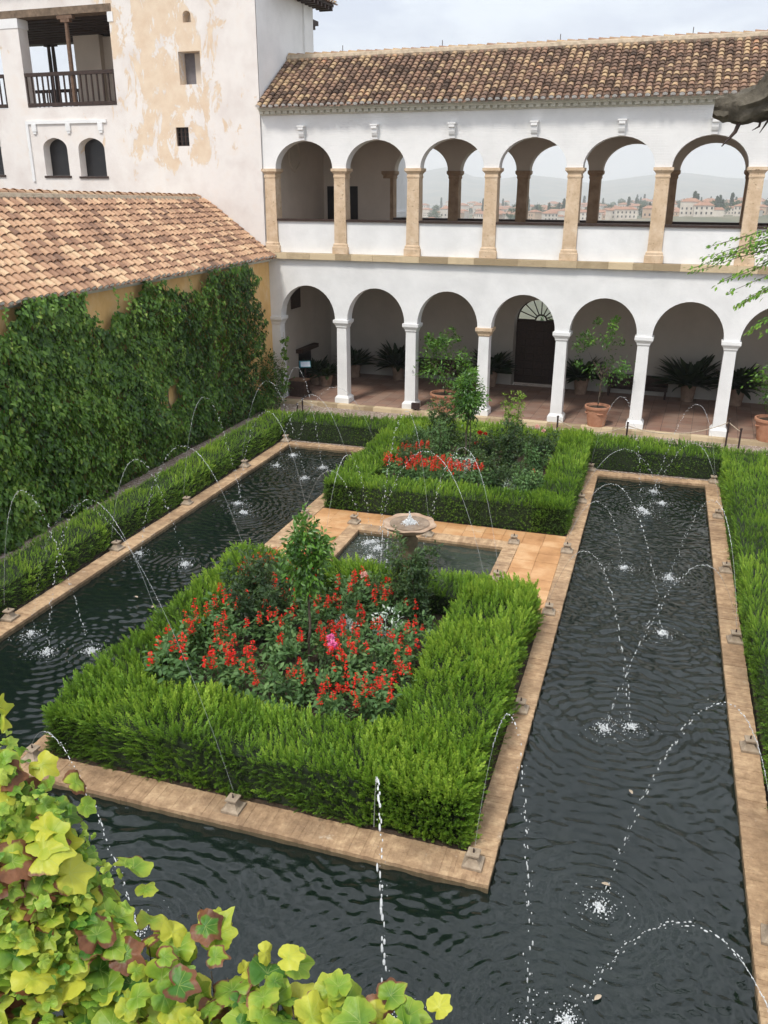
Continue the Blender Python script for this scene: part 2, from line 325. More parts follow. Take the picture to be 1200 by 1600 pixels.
M['silver_leaf'] = m_leaf('silver_leaves', [(0, (.22, .30, .24)), (.6, (.42, .50, .42)), (1, (.62, .68, .60))], .8, .1)
M['aspidistra'] = m_leaf('dark_leaves', [(0, (.008, .020, .010)), (.6, (.018, .042, .018)), (1, (.05, .09, .03))], .4, .1)
M['red'] = m_leaf('red_petals', [(0, (.45, .005, .004)), (.5, (.80, .018, .012)), (1, (.90, .07, .035))], .5, .15)
M['pink'] = m_leaf('pink_petals', [(0, (.65, .06, .26)), (.5, (.80, .16, .42)), (1, (.88, .38, .55))], .5, .25)
M['pale_pink'] = m_leaf('pale_pink_petals', [(0, (.75, .35, .30)), (1, (.85, .60, .52))], .5, .25)
M['cypress'] = m_leaf('cypress_leaves', [(0, (.012, .028, .014)), (.6, (.03, .06, .025)), (1, (.06, .10, .035))], .7, .1)
M['far_leaf'] = m_leaf('far_tree_leaves', [(0, (.02, .045, .015)), (.6, (.05, .09, .03)), (1, (.10, .15, .05))], .7, .1)
def m_vine(name, base, mid, hi, brown=.5):
    t = NT(name); uv = t.coord('UV'); s = t.n('ShaderNodeSeparateXYZ', {0: uv}); U, V_ = s.outputs[0], s.outputs[1]
    f = t.attr(); n = t.noise(t.coord(), 16, 4, .6)
    col = t.ramp(t.math('ADD', t.math('ADD', f, t.math('MULTIPLY', t.math('SUBTRACT', t.attr('edge'), .6), .30)), t.math('MULTIPLY', t.math('SUBTRACT', n, .5), .55)), [(.1, base), (.45, mid), (.8, hi)])
    vein = None
    for ang in (0, 38, -38, 78, -78):
        dx, dy = math.sin(R_(ang)), math.cos(R_(ang))
        cr_ = t.math('ABSOLUTE', t.math('SUBTRACT', t.math('MULTIPLY', U, dy), t.math('MULTIPLY', V_, dx)))
        dt = t.math('ADD', t.math('MULTIPLY', U, dx), t.math('MULTIPLY', V_, dy))
        l = t.math('MULTIPLY', t.math('LESS_THAN', cr_, .007), t.math('GREATER_THAN', dt, 0.0))
        vein = l if vein is None else t.math('MAXIMUM', vein, l)
    col = t.mix(t.math('MULTIPLY', vein, .35), col, (.50, .58, .16))
    e = t.attr('edge'); k = t.math('ADD', t.math('ADD', t.math('MULTIPLY', e, .5), t.math('MULTIPLY', t.noise(t.coord(), 9, 5, .6), .9)), t.math('MULTIPLY', t.attr('dry'), .5))
    bm = t.ramp(t.math('MULTIPLY', k, .5), [(.60 - brown * .05, G3(0)), (.63 - brown * .05, G3(1))]); 
    col = t.mix(bm, col, t.ramp(n, [(.3, (.09, .035, .018)), (.7, (.26, .11, .05))]))
    hh = t.math('ADD', t.math('MULTIPLY', vein, -.6), t.noise(t.coord(), 45, 3))
    p = t.pbsdf(col, .45, t.bump(hh, .6, .006), **{'Specular IOR Level': .35}); tr = t.n('ShaderNodeBsdfTranslucent', {0: col})
    return t.done(t.n('ShaderNodeMixShader', {0: .3, 1: p, 2: tr}))
M['vine'] = m_vine('big_vine_leaves', (.06, .17, .022), (.22, .35, .035), (.52, .53, .06), 1.5)
M['vine_small'] = m_vine('small_vine_leaves', (.09, .22, .028), (.22, .38, .045), (.42, .52, .08), .6)
M['fresh'] = m_leaf('fresh_green_leaves', [(0, (.05, .14, .015)), (.5, (.12, .27, .03)), (1, (.28, .42, .06))], .5, .3)
# ------------------------------------------------------------------ ground, terrain
def terrain():
    xs = np.unique(np.concatenate([np.linspace(-6500, 3500, 150), np.linspace(-800, 420, 110)])); ys = np.concatenate([np.linspace(9, 60, 12), np.linspace(80, 2300, 100), np.linspace(2400, 9500, 90)])
    X, Y = np.meshgrid(xs, ys); P = np.stack([X, Y, 0 * X], -1).reshape(-1, 3)
    Z = np.interp(Y.ravel(), [9, 14, 60, 200, 500, 840, 1400, 2000, 2700, 4000, 9500], [-.4, -2, -16, -40, -50, -20, -24, -28, -120, -180, -180])
    rx = P[:, 0] / np.maximum(P[:, 1], 1)
    town = (P[:, 1] > 500) & (P[:, 1] < 2500)
    Z = Z + np.where(town, np.interp(rx, [-.5, -.3, -.12, .0, .1], [-16, -10, -5, 1, 3]) * np.interp(P[:, 1], [500, 900, 2000, 2500], [0, 1, 1, 0]), 0)
    Z = Z + vnoise(P, .004, 3) * np.interp(P[:, 1], [9, 100, 900, 3000], [0, 1, 2.5, 6])
    # far mountains: silhouettes seen beyond the town
    far = P[:, 1] > 2700; d = P[:, 1]
    sil = np.interp(rx, [-.6, -.36, -.31, -.277, -.245, -.215, -.18, -.15, -.12, -.07, -.03, .02, .08, .3], [.012, .014, .017, .0225, .012, .011, .0155, .012, .006, .012, .016, .012, .009, .012])
    amp = np.interp(d, [2700, 4800, 6800, 8000, 9500], [0, .35, 1, .8, .3])
    Z = np.where(far, Z + (sil * 6800 + 187) * amp + vnoise(P, .0018, 5) * 16 * amp + vnoise(P, .006, 6) * 6 * amp, Z)
    P[:, 2] = Z; n = len(xs); i = np.arange((len(ys) - 1) * (n - 1)); r, c = i // (n - 1), i % (n - 1); a = r * n + c
    t = NT('hillside'); col = t.ramp(t.noise(t.coord(), .008, 8, .65), [(.35, (.05, .075, .04)), (.5, (.12, .12, .07)), (.7, (.24, .20, .13))])
    mesh_np('hills', P, np.stack([a, a + 1, a + n + 1, a + n], 1), t.done(t.pbsdf(col, .95)), smooth=True)['kind'] = 'structure'
terrain()
mb = MB(); mb.box(-40, 40, -60, 9.2, -.5, -.40); tag(mb.build('ground', M['soil']), kind='structure')
XW0, XI0, XI1, XW1 = 2.57, 5.05, 11.30, 13.92      # pools: left 2.57..5.05, island 5.05..11.30, right 11.30..13.92
YN, YS, YE = -4.90, -19.50, -22.30
CP = (6.66, 9.80, -13.05, -10.45)                   # centre pool
mb = MB(); mb.box(.05, 2.1, -26, -.28, -.3, -.03); mb.box(2.1, 14.3, -4.45, -.28, -.3, -.03); mb.box(14.3, 22, -26, -.28, -.3, -.03); mb.box(2.1, 14.3, -26, -22.7, -.3, -.03)
tag(mb.build('gravel_path', M['gravel'], garden=True), kind='structure')
mb = MB(); mb.box(5.55, 10.85, -18.9, -13.65, -.3, .22); mb.box(5.6, 10.8, -9.22, -3.4, -.3, .22); mb.box(5.08, 11.2, -19.2, -13.5, -.3, -.03); mb.box(5.08, 11.2, -9.4, -4.5, -.3, -.03); mb.box(1.3, 2.1, -22, -3.4, -.3, .0); mb.box(14.3, 15.5, -22, -3.4, -.3, .0)
tag(mb.build('bed_soil', M['soil'], garden=True), kind='structure')
# edging of brick on edge round the pools
def kerbs():
    mb = MB(); rr = random.Random(3)
    def row(x0, x1, y0, y1, axis, step=.05, ztop=0.0, two=False):
        L = (y1 - y0) if axis == 'y' else (x1 - x0); n = max(1, int(L / step)); st = L / n; seg = 0; tone = .5
        for i in range(n):
            if seg <= 0: seg = rr.randint(6, 22); tone = rr.uniform(.25, .75); sink = rr.uniform(-.006, .004)
            seg -= 1; v = min(1, max(0, tone + rr.uniform(-.13, .13))); z = ztop + sink + rr.uniform(-.004, .003); e = .006 * rr.random(); e2 = .010 * rr.random()
            if axis == 'y': mb.box(x0 + e, x1 - e2, y0 + i * st + .0006, y0 + (i + 1) * st - .0006, -.35, z, v)
            else: mb.box(x0 + i * st + .0006, x0 + (i + 1) * st - .0006, y0 + e, y1 - e2, -.35, z, v)
    row(XW0 - .36, XW0, YE, YN, 'y'); row(XW0 - .36, XI0 + .5, YN, YN + .33, 'x'); row(XI1 - .32, XW1 + .36, YN, YN + .33, 'x'); row(XW1, XW1 + .34, YE, YN, 'y')
    row(XW0 - .36, XW1 + .34, YE - .36, YE, 'x')
    row(XI0, XI0 + .36, YS + .42, YN, 'y'); row(XI1 - .31, XI1, YS + .42, YN, 'y'); row(XI0, XI1, YS, YS + .42, 'x')
    x0, x1, y0, y1 = CP; row(x0 - .30, x0, y0, y1, 'y'); row(x1, x1 + .30, y0, y1, 'y'); row(x0 - .3, x1 + .3, y1, y1 + .36, 'x'); row(x0 - .3, x1 + .3, y0 - .36, y0, 'x')
    tag(mb.build('stone_kerb', M['kerb'], garden=True), kind='structure')
    mb = MB()
    def slabs(x0, x1, y0, y1, s=.44):
        nx = max(1, round((x1 - x0) / s)); ny = max(1, round((y1 - y0) / s))
        for i in range(nx):
            for j in range(ny):
                z = -.006 + rr.uniform(-.003, .002); a, b = (x1 - x0) / nx, (y1 - y0) / ny
                mb.box(x0 + i * a + .003, x0 + (i + 1) * a - .003, y0 + j * b + .003, y0 + (j + 1) * b - .003, -.3, z, rr.random())
    x0, x1, y0, y1 = CP
    slabs(XI0 + .36, x0 - .30, y0 - .36, y1 + .36); slabs(x1 + .30, XI1 - .31, y0 - .36, y1 + .36); slabs(XI0 + .36, XI1 - .31, y1 + .36, -9.42); slabs(XI0 + .36, XI1 - .31, -13.5, y0 - .36)
    tag(mb.build('terrace_paving', M['paving'], garden=True), kind='structure')
    mb = MB(); mb.box(XW0 - .1, XW1 + .1, YE - .1, YN + .1, -1.1, -1.0); tag(mb.build('pool_bottom', M['soil'], garden=True), kind='structure')
kerbs()
# ------------------------------------------------------------------ jets: nozzle, landing, apex height (garden frame)
JETS = [((2.23, -16.15), (4.19, -16.52), 2.41), ((5.28, -16.1), (3.54, -16.77), 2.44), ((8.17, -19.24), (2.9, -16.35), 2.93), ((2.23, -13.05), (3.91, -13.06), 1.93),
 ((5.28, -13.05), (2.75, -12.9), 2.28), ((2.23, -10.2), (3.70, -10.1), 2.5), ((5.28, -10.1), (3.3, -9.6), 2.22), ((2.23, -7.2), (4.08, -7.34), 2.29),
 ((2.23, -4.75), (4.2, -6.4), 2.31), ((5.28, -7.15), (2.95, -6.6), 1.93), ((5.28, -5.1), (3.0, -5.6), 1.8), ((9.99, -12.0), (8.2, -10.75), 2.27),
 ((9.95, -12.9), (7.3, -11.6), 2.4), ((6.44, -11.9), (7.1, -10.8), 1.9), ((5.28, -10.1), (7.0, -10.9), 1.2), ((8.18, -10.28), (7.3, -11.1), 2.7),
 ((11.08, -13.1), (12.63, -15.95), 1.71), ((11.08, -10.2), (13.01, -13.02), 1.87), ((11.08, -7.15), (12.91, -6.4), 1.2), ((11.08, -4.75), (12.47, -7.0), 2.2),
 ((14.13, -13.1), (13.1, -10.7), 1.9), ((14.13, -13.1), (12.26, -16.11), 1.75), ((14.13, -4.7), (12.7, -5.6), 2.0), ((14.13, -7.2), (12.58, -7.2), 1.6),
 ((14.13, -19.3), (12.45, -19.35), 2.51), ((14.13, -22.1), (12.27, -20.77), 1.91), ((11.09, -19.24), (11.97, -21.0), 2.46), ((9.95, -19.3), (10.69, -21.23), 1.5),
 ((5.28, -19.2), (8.0, -21.05), .95), ((11.08, -10.2), (12.25, -10.49), 1.1)]
SPL = [j[1] for j in JETS if abs(j[1][0] - 8.2) > .4 or j[1][1] < -14]
# ------------------------------------------------------------------ water, a real rippled surface
def water():
    st = .028; xs = np.arange(XW0 - .02, XW1 + .03, st); ys = np.arange(YE - .02, YN + .03, st); X, Y = np.meshgrid(xs, ys)
    P = np.stack([X, Y, np.zeros_like(X)], -1).reshape(-1, 3); r = np.random.default_rng(5); h = np.zeros(len(P)); x, y = P[:, 0], P[:, 1]
    wx = vnoise(P, .9, 11) * .35; wy = vnoise(P, .9, 12) * .35
    amp = np.clip(.6 + .5 * vnoise(P, .8, 13), .38, 1.4)
    for k in range(16):
        th = r.normal(1.75, .6); lam = r.uniform(.10, .38); ph = r.uniform(0, 6.28)
        h += .0030 * (lam / .2) * np.sin(2 * np.pi / lam * ((x + wx) * math.cos(th) + (y + wy) * math.sin(th)) + ph) * amp
    for (sx, sy) in SPL: h *= 1 - .62 * np.exp(-(np.hypot(x - sx, y - sy) / 1.0) ** 2)
    for (sx, sy) in SPL:
        d = np.hypot(x - sx, y - sy); near = d < 3.2; lam = r.uniform(.13, .18)
        dd = d[near] + .03 * vnoise(P[near], 3, 17); h[near] += .0095 * np.exp(-dd / 1.15) * np.sin(2 * np.pi * dd / lam + r.uniform(0, 6)) * np.clip(dd / .1, 0, 1)
        nn = d < .28; h[nn] += .012 * np.exp(-(d[nn] / .12) ** 2) * r.normal(size=nn.sum())
    P[:, 2] = -.11 + h * np.where((x > CP[0] - .2) & (x < CP[1] + .2) & (y > CP[2] - .2) & (y < CP[3] + .2), .45, 1)
    n = len(xs); i = np.arange((len(ys) - 1) * (n - 1)); rr_, c = i // (n - 1), i % (n - 1); a = rr_ * n + c
    cx, cy_ = x[a] + st / 2, y[a] + st / 2
    isl = (cx > XI0 + .1) & (cx < XI1 - .1) & (cy_ > YS + .1); cp = (cx > CP[0] - .1) & (cx < CP[1] + .1) & (cy_ > CP[2] - .1) & (cy_ < CP[3] + .1)
    for nm, q, m in (('pool_water', a[~isl], 'water'), ('centre_pool_water', a[cp], 'water_pale')):
        u_, inv = np.unique(np.stack([q, q + 1, q + n + 1, q + n], 1), return_inverse=True)
        mesh_np(nm, P[u_], inv.reshape(-1, 4), M[m], smooth=True, garden=True)['kind'] = 'structure'
water()
# ------------------------------------------------------------------ arcade building
def arch_bays(mb, centres, a, b, zs, zt, y0, y1, xl, xr, nseg=20, mi=0):
    """wall above springing height zs up to zt with elliptical arches; front face y0, back face y1"""
    cs = sorted(centres); xprev = xl
    for c in cs:
        mb.box(xprev, c - a, y0, y1, zs, zt, .5, mi); xprev = c + a
        pts = [(c - a * math.cos(math.pi * k / nseg), zs + b * math.sin(math.pi * k / nseg)) for k in range(nseg + 1)]
        for k in range(nseg):
            (xa, za), (xb, zb) = pts[k], pts[k + 1]
            mb.add([(xa, y0, za), (xb, y0, zb), (xb, y0, zt), (xa, y0, zt)], [(0, 1, 2, 3)], .5, mi)
            mb.add([(xa, y1, za), (xb, y1, zb), (xb, y1, zt), (xa, y1, zt)], [(3, 2, 1, 0)], .5, mi)
            mb.add([(xa, y0, za), (xa, y1, za), (xb, y1, zb), (xb, y0, zb)], [(0, 1, 2, 3)], .5, mi)
    mb.box(xprev, xr, y0, y1, zs, zt, .5, mi)
def square_stack(mb, cx, cy, levels, mi=0):
    """levels: (half width, half depth, z) -> a moulded square pier"""
    V = []; F = []
    for hx, hy, z in levels: V += [(cx - hx, cy - hy, z), (cx + hx, cy - hy, z), (cx + hx, cy + hy, z), (cx - hx, cy + hy, z)]
    for i in range(len(levels) - 1):
        for k in range(4): k2 = (k + 1) % 4; F.append((i * 4 + k, i * 4 + k2, i * 4 + 4 + k2, i * 4 + 4 + k))
    n = len(levels) - 1; F.append((3, 2, 1, 0)); F.append((n * 4, n * 4 + 1, n * 4 + 2, n * 4 + 3)); mb.add(V, F, .5, mi)
B = thing('arcade_building', 'long white two storey arcade with sandstone columns above and a dark tiled roof', 'building')
S = 2.4; NB = 9; XR = .3 + S * NB
mb = MB(); arch_bays(mb, [S * (k + .5) for k in range(NB)], .985, 1.06, 2.87, 4.76, .02, .44, -.2, XR); mb.build('lower_arcade_wall', M['white'], B)
mb = MB(); arch_bays(mb, [S * (k + .5) for k in range(NB)], .975, .80, 7.49, 9.02, .03, .42, -.2, XR); mb.build('upper_arcade_wall', M['white_brick'], B)
for k in range(NB + 1):
    x = S * k; mb = MB()
    square_stack(mb, x, .22, [(.25, .25, -.05), (.25, .25, .26), (.20, .20, .33), (.18, .18, .345), (.165, .17, 2.60)])
    p = mb.build('lower_pillar', M['white'], B)
    mb = MB(); square_stack(mb, x, .22, [(.165, .17, 2.60), (.175, .18, 2.605), (.19, .2, 2.64), (.19, .2, 2.67), (.215, .22, 2.71), (.255, .255, 2.76), (.265, .265, 2.78), (.265, .265, 2.868)])
    q = mb.build('capital', M['sandstone'] if k == 3 else M['white'], p)
    if k == 3: q['label'] = 'capital with bare ochre stone showing below its white top'
    x += .0125; mb = MB()
    square_stack(mb, x, .22, [(.26, .25, 4.955), (.26, .25, 5.16), (.235, .235, 5.18), (.235, .235, 5.24), (.20, .21, 5.28), (.185, .195, 7.20)])
    p = mb.build('upper_column', M['sandstone'], B)
    mb = MB(); square_stack(mb, x, .22, [(.185, .195, 7.20), (.20, .21, 7.23), (.20, .21, 7.27), (.19, .2, 7.28), (.19, .2, 7.33), (.23, .235, 7.38), (.265, .26, 7.41), (.265, .26, 7.488)])
    mb.build('capital', M['sandstone'], p)
    if k < NB:
        mb = MB(); mb.box(x + .188, x + S - .188, .09, .33, 4.955, 5.925); mb.build('parapet', M['white'], B)
        mb = MB(); mb.box(x + .19, x + S - .19, .03, .40, 5.928, 5.99); mb.build('parapet_rail', M['wood_dark'], B)
        xc = x + S / 2 - .01; mb = MB(); pr = [(0.03, 8.30), (-.03, 8.30), (-.035, 8.36), (-.07, 8.40), (-.10, 8.47), (-.11, 8.53), (-.10, 8.57), (-.15, 8.59), (-.15, 8.67), (.03, 8.67)]
        V = [(xc - .085, y, z) for y, z in pr] + [(xc + .085, y, z) for y, z in pr]; n = len(pr)
        mb.add(V, [tuple(range(n))[::-1], tuple(range(n, 2 * n))] + [(i, (i + 1) % n, n + (i + 1) % n, n + i) for i in range(n)], .5)
        mb.box(xc - .12, xc + .12, -.16, .02, 8.672, 8.71); mb.build('bracket', M['white_brick'], B)
mb = MB()
x = -.19
while x < XR:
    l = random.uniform(.5, .95); mb.box(x + .004, min(x + l, XR), -.13 + random.uniform(-.01, .01), .46, 4.765, 4.95 + random.uniform(-.008, .002)); x += l
mb.build('string_course', M['stone_course'], B)
mb = MB(); mb.box(-.195, XR, -.03, .44, 9.022, 9.055); mb.box(-.195, XR, -.15, .44, 9.135, 9.18); mb.box(-.195, XR, -.24, .44, 9.182, 9.23)
mb.box(-.195, XR, -.05, .44, 9.057, 9.133)
x = -.19
while x < XR: mb.box(x, x + .13, -.125, -.052, 9.057, 9.133); x += .205
mb.build('cornice', M['cornice'], B)
# floors, ceilings, inner walls
mb = MB(); mb.box(-.2, XR, .0, 4.8, -.3, .098); mb.build('gallery_floor', M['floor'], B)
mb = MB(); x = -.2
while x < XR: l = random.uniform(.3, .8); mb.box(x + .003, x + l, -.27, -.004, -.3, .094 + random.uniform(-.006, .003)); x += l
mb.build('floor_edge', M['stone_course'], B)
mb = MB(); mb.box(-.2, XR, .47, 5.25, 4.60, 4.90); mb.build('upper_floor', M['floor'], B)
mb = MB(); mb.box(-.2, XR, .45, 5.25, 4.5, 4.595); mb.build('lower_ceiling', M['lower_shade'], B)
mb = MB(); mb.box(-.2, XR, .43, 5.25, 8.95, 9.01)
x = .1
while x < XR: mb.box(x, x + .12, .43, 4.3, 8.80, 8.949); x += .5
mb.build('upper_ceiling', M['beam'], B)
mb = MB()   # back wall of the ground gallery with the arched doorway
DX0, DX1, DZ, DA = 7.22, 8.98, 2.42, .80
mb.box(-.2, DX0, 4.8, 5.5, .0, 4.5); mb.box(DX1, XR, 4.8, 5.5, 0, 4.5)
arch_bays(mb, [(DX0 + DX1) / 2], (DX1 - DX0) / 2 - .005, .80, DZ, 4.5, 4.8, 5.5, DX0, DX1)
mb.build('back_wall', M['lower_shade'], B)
mb = MB(); mb.box(-.2, -.001, .46, 4.8, .0, 4.5); mb.build('end_wall', M['lower_shade'], B)
d = MB(); d.box(DX0 + .01, DX1 - .01, 5.32, 5.40, .10, DZ)
for i in range(5):
    for j in range(8):
        ww = (DX1 - DX0 - .1) / 5; hh = (DZ - .2) / 8; d.box(DX0 + .06 + i * ww, DX0 + .03 + (i + 1) * ww, 5.295, 5.318, .14 + j * hh, .10 + (j + 1) * hh)
dd = d.build('door', M['wood_dark'], B)
d = MB(); cx = (DX0 + DX1) / 2; ra = (DX1 - DX0) / 2 - .03
for k in range(0, 9):
    a = math.pi * k / 8; c, s_ = math.cos(a), math.sin(a); d.tube([(cx + .2 * c, 5.35, DZ + .02 + .18 * s_), (cx + ra * c, 5.35, DZ + .02 + .78 * s_)], .02, 4)
for rad in (.2, ra): d.tube([(cx + rad * math.cos(math.pi * k / 20), 5.35, DZ + .02 + (rad / ra * .78) * math.sin(math.pi * k / 20)) for k in range(21)], .03, 4)
d.build('fanlight', M['wood_dark'], dd)
mb = MB(); mb.box(-.0005, .04, 1.25, 2.0, 2.95, 3.72); mb.build('side_window', M['wood_dark'], B)
mb = MB(); mb.box(.0, .22, 1.55, 3.1, 1.36, 1.50); mb.build('wall_shelf', M['wood_dark'], B)
mb = MB(); mb.box(.0, .03, 1.75, 2.8, .1, 1.35); mb.build('niche', M['dark_glass'], B)  # flat dark panel on the wall, painted as the niche's inner shade
# upper gallery: solid wall, door, then open arches to the valley
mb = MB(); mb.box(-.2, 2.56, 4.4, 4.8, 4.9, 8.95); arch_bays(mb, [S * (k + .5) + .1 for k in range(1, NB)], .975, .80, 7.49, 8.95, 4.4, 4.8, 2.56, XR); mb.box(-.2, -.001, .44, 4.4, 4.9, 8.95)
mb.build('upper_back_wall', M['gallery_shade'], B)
mb = MB(); V = []
for (r0, r1, dd_) in ((.42, .52, .05),):
    for k in range(32):
        a0, a1 = 2 * math.pi * k / 32, 2 * math.pi * (k + 1) / 32
        P = [(dd_, 1.95 + r * math.cos(a) * .9, 7.95 + r * math.sin(a)) for r, a in ((r0, a0), (r1, a0), (r1, a1), (r0, a1))]; Q = [(0, p[1], p[2]) for p in P]
        mb.add(P + Q, [(0, 1, 2, 3), (1, 5, 6, 2), (4, 0, 3, 7)], .5)
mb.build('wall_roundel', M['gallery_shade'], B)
mb = MB(); mb.box(.15, 1.33, 4.36, 4.402, 4.9, 6.98); mb.build('upper_door', M['dark_glass'], B)
for k in range(1, NB + 1):
    x = S * k + .1; mb = MB(); square_stack(mb, x, 4.6, [(.22, .22, 4.905), (.22, .22, 5.2), (.185, .195, 5.25), (.175, .19, 7.22)]); p = mb.build('valley_column', M['column_shade'], B)
    mb = MB(); square_stack(mb, x, 4.6, [(.175, .19, 7.22), (.2, .21, 7.27), (.19, .2, 7.33), (.25, .25, 7.40), (.25, .25, 7.488)]); mb.build('capital', M['column_shade'], p)
    if k < NB:
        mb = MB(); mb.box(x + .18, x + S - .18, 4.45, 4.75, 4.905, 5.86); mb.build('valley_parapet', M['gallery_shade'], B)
        mb = MB(); mb.box(x + .18, x + S - .18, 4.42, 4.78, 5.862, 5.93); mb.build('valley_rail', M['wood_dark'], B)
mb = MB(); mb.box(XR - .01, XR + .3, .0, 5.5, 0, 9.0); mb.build('end_wall', M['white'], B)
mb = MB(); mb.box(.4, 2.3, 5.6, 7.3, -2, 8.6); mb.box(.3, 2.4, 5.55, 7.4, 5.9, 6.1); mb.build('buttress', M['white'], B)
# roofs of half round clay tiles, every tile a curved shell
def tiled(name, mat, parent, eave0, eave1, up, length, pitch=.213, expo=.19, tl=.30, rad=.082, palette=(0, 1), garden=False, up2=None, endcap=True, seed=1):
    r = random.Random(seed); e0, e1, up = Vector(eave0), Vector(eave1), Vector(up).normalized(); ax = (e1 - e0).normalized(); nn = ax.cross(up).normalized()
    if nn.z < 0: nn = -nn
    ncol = int((e1 - e0).length / pitch); nrow = int(length / expo); mb = MB(); K = 7
    upa = up; upb = Vector(up2).normalized() if up2 else up
    for c in range(ncol + 1):
        up = upa.lerp(upb, c / max(1, ncol)).normalized(); nn = ax.cross(up).normalized(); nn = -nn if nn.z < 0 else nn
        base = e0 + ax * (c * pitch + r.uniform(-.008, .008)); off = r.uniform(-.02, .02)
        for row in range(nrow):
            s0 = row * expo + off + r.uniform(-.014, .014); yaw = r.uniform(-.035, .035); dz = r.uniform(-.004, .008)
            ra, rb = rad * r.uniform(.96, 1.06), rad * .80; v = r.uniform(*palette); V = []
            for (s, ra_, z) in ((s0, ra, .046 + dz), (s0 + tl, rb, .012 + dz)):
                o = base + up * s + ax * (yaw * (s - s0)) + nn * z
                for k in range(K): a = math.pi * k / (K - 1); V.append(o + ax * (ra_ * math.cos(a)) + nn * (ra_ * .82 * math.sin(a)))
            o = base + up * s0 + nn * (.046 + dz)                     # visible thickness at the mouth
            for k in range(K): a = math.pi * k / (K - 1); V.append(o + up * .002 + ax * (ra * .84 * math.cos(a)) + nn * (ra * .82 * .80 * math.sin(a)))
            F = [(k, k + 1, K + k + 1, K + k) for k in range(K - 1)] + [(k + 1, k, 2 * K + k, 2 * K + k + 1) for k in range(K - 1)]
            mb.add(V, F, v)
            if row == 0 and endcap:
                o = base + up * (s0 - .004) + nn * .045; mb.add([o] + [o + ax * (ra * .86 * math.cos(math.pi * k / 8)) + nn * (ra * .70 * math.sin(math.pi * k / 8)) for k in range(9)] + [o + ax * ra * .6 - nn * .03, o - ax * ra * .6 - nn * .03], [(0, k + 1, k + 2) for k in range(8)] + [(1, 0, 10), (0, 9, 11), (0, 11, 10)], .5, 1)
        # the channel tile between two covers
        b2 = base + ax * pitch * .5
        for row in range(nrow):
            s0 = row * expo + r.uniform(-.02, .02) - .03; V = []
            for s, z in ((s0, .030), (s0 + tl, -.004)):
                for k in range(5): a = math.pi * k / 4; V.append(b2 + up * s + ax * (.085 * math.cos(a)) + nn * (z + .02 - .05 * math.sin(a)))
            mb.add(V, [(k, k + 1, 6 + k, 5 + k) for k in range(4)], r.uniform(palette[0], palette[0] + .45 * (palette[1] - palette[0])))
    o = mb.build(name, [mat, M['tile_end']], parent, garden, smooth=False)
    return o
sl = Vector((0, 2.55, 1.65)).normalized()
mb = MB(); mb.add([(-.19, -.25, 9.232), (XR, -.25, 9.232), (XR, 2.2, 10.83), (-.19, 2.2, 10.83)], [(0, 1, 2, 3)], .5); mb.add([(-.19, 2.2, 10.83), (XR, 2.2, 10.83), (XR, 5.4, 9.2), (-.19, 5.4, 9.2)], [(0, 1, 2, 3)], .5)
roof = mb.build('roof', M['mortar'], B)
tiled('roof_tiles', M['tile_a'], roof, (-.08, -.36, 9.22), (XR, -.36, 9.22), sl, 2.92, palette=(0, 1), seed=4)
def ridge(name, mat, parent, a, b, rad=.10, step=.3, seed=2, garden=False, pal=(.3, .9)):
    r = random.Random(seed); a, b = Vector(a), Vector(b); ax = (b - a).normalized(); n = int((b - a).length / step); side = ax.cross(Vector((0, 0, 1))).normalized(); mb = MB()
    for i in range(n):
        V = []; dz = r.uniform(-.008, .012)
        for s, q, z in ((i * step - .03, rad * 1.05, .025), ((i + 1) * step, rad * .88, 0)):
            for k in range(8): t = math.pi * k / 7; V.append(a + ax * s + side * (q * math.cos(t)) + Vector((0, 0, z + dz + q * .8 * math.sin(t))))
        mb.add(V, [(k, k + 1, 9 + k, 8 + k) for k in range(7)], r.uniform(*pal))
    return mb.build(name, mat, parent, garden)
ridge('ridge_tiles', M['tile_a'], roof, (-.15, 2.2, 10.90), (XR, 2.2, 10.90), .12, pal=(.6, .95))
mb = MB(); mb.tube([(-.18 + i * .3, 2.10, 10.84 + random.uniform(-.008, .008)) for i in range(int((XR + .2) / .3))], .125, 8); mb.build('ridge_mortar', M['mortar'], roof, smooth=True)
for x in (1.7, 5.0, 8.6, 12.3): mb = MB(); mb.tube([(x, 2.2, 10.95), (x, 2.2, 11.17)], .012, 5); mb.build('ridge_pin', M['iron'], roof)
# ------------------------------------------------------------------ tower
T = thing('tower_building', 'tall white tower with peeling peach plaster patches and an open wooden balcony', 'building', (0, 0, 0))
TX0, TX1, TY, TT = -15.0, -.21, -.03, 13.4
def wall_holes(mb, x0, x1, z0, z1, y0, y1, holes, mi=0):
    xs = sorted({x0, x1, *[h[0] for h in holes], *[h[1] for h in holes]}); zs = sorted({z0, z1, *[h[2] for h in holes], *[h[3] for h in holes]})
    solid = lambda i, j: not any(h[0] <= (xs[i] + xs[i + 1]) / 2 <= h[1] and h[2] <= (zs[j] + zs[j + 1]) / 2 <= h[3] for h in holes)
    for i in range(len(xs) - 1):
        for j in range(len(zs) - 1):
            if solid(i, j):
                for y, o in ((y0, (0, 1, 2, 3)), (y1, (3, 2, 1, 0))): mb.add([(xs[i], y, zs[j]), (xs[i + 1], y, zs[j]), (xs[i + 1], y, zs[j + 1]), (xs[i], y, zs[j + 1])], [o], .5, mi)
    for a, b, c, d in holes:
        mb.add([(a, y0, c), (a, y1, c), (a, y1, d), (a, y0, d), (b, y0, c), (b, y1, c), (b, y1, d), (b, y0, d)], [(0, 1, 2, 3), (7, 6, 5, 4), (4, 5, 1, 0), (3, 2, 6, 7)], .5, mi)
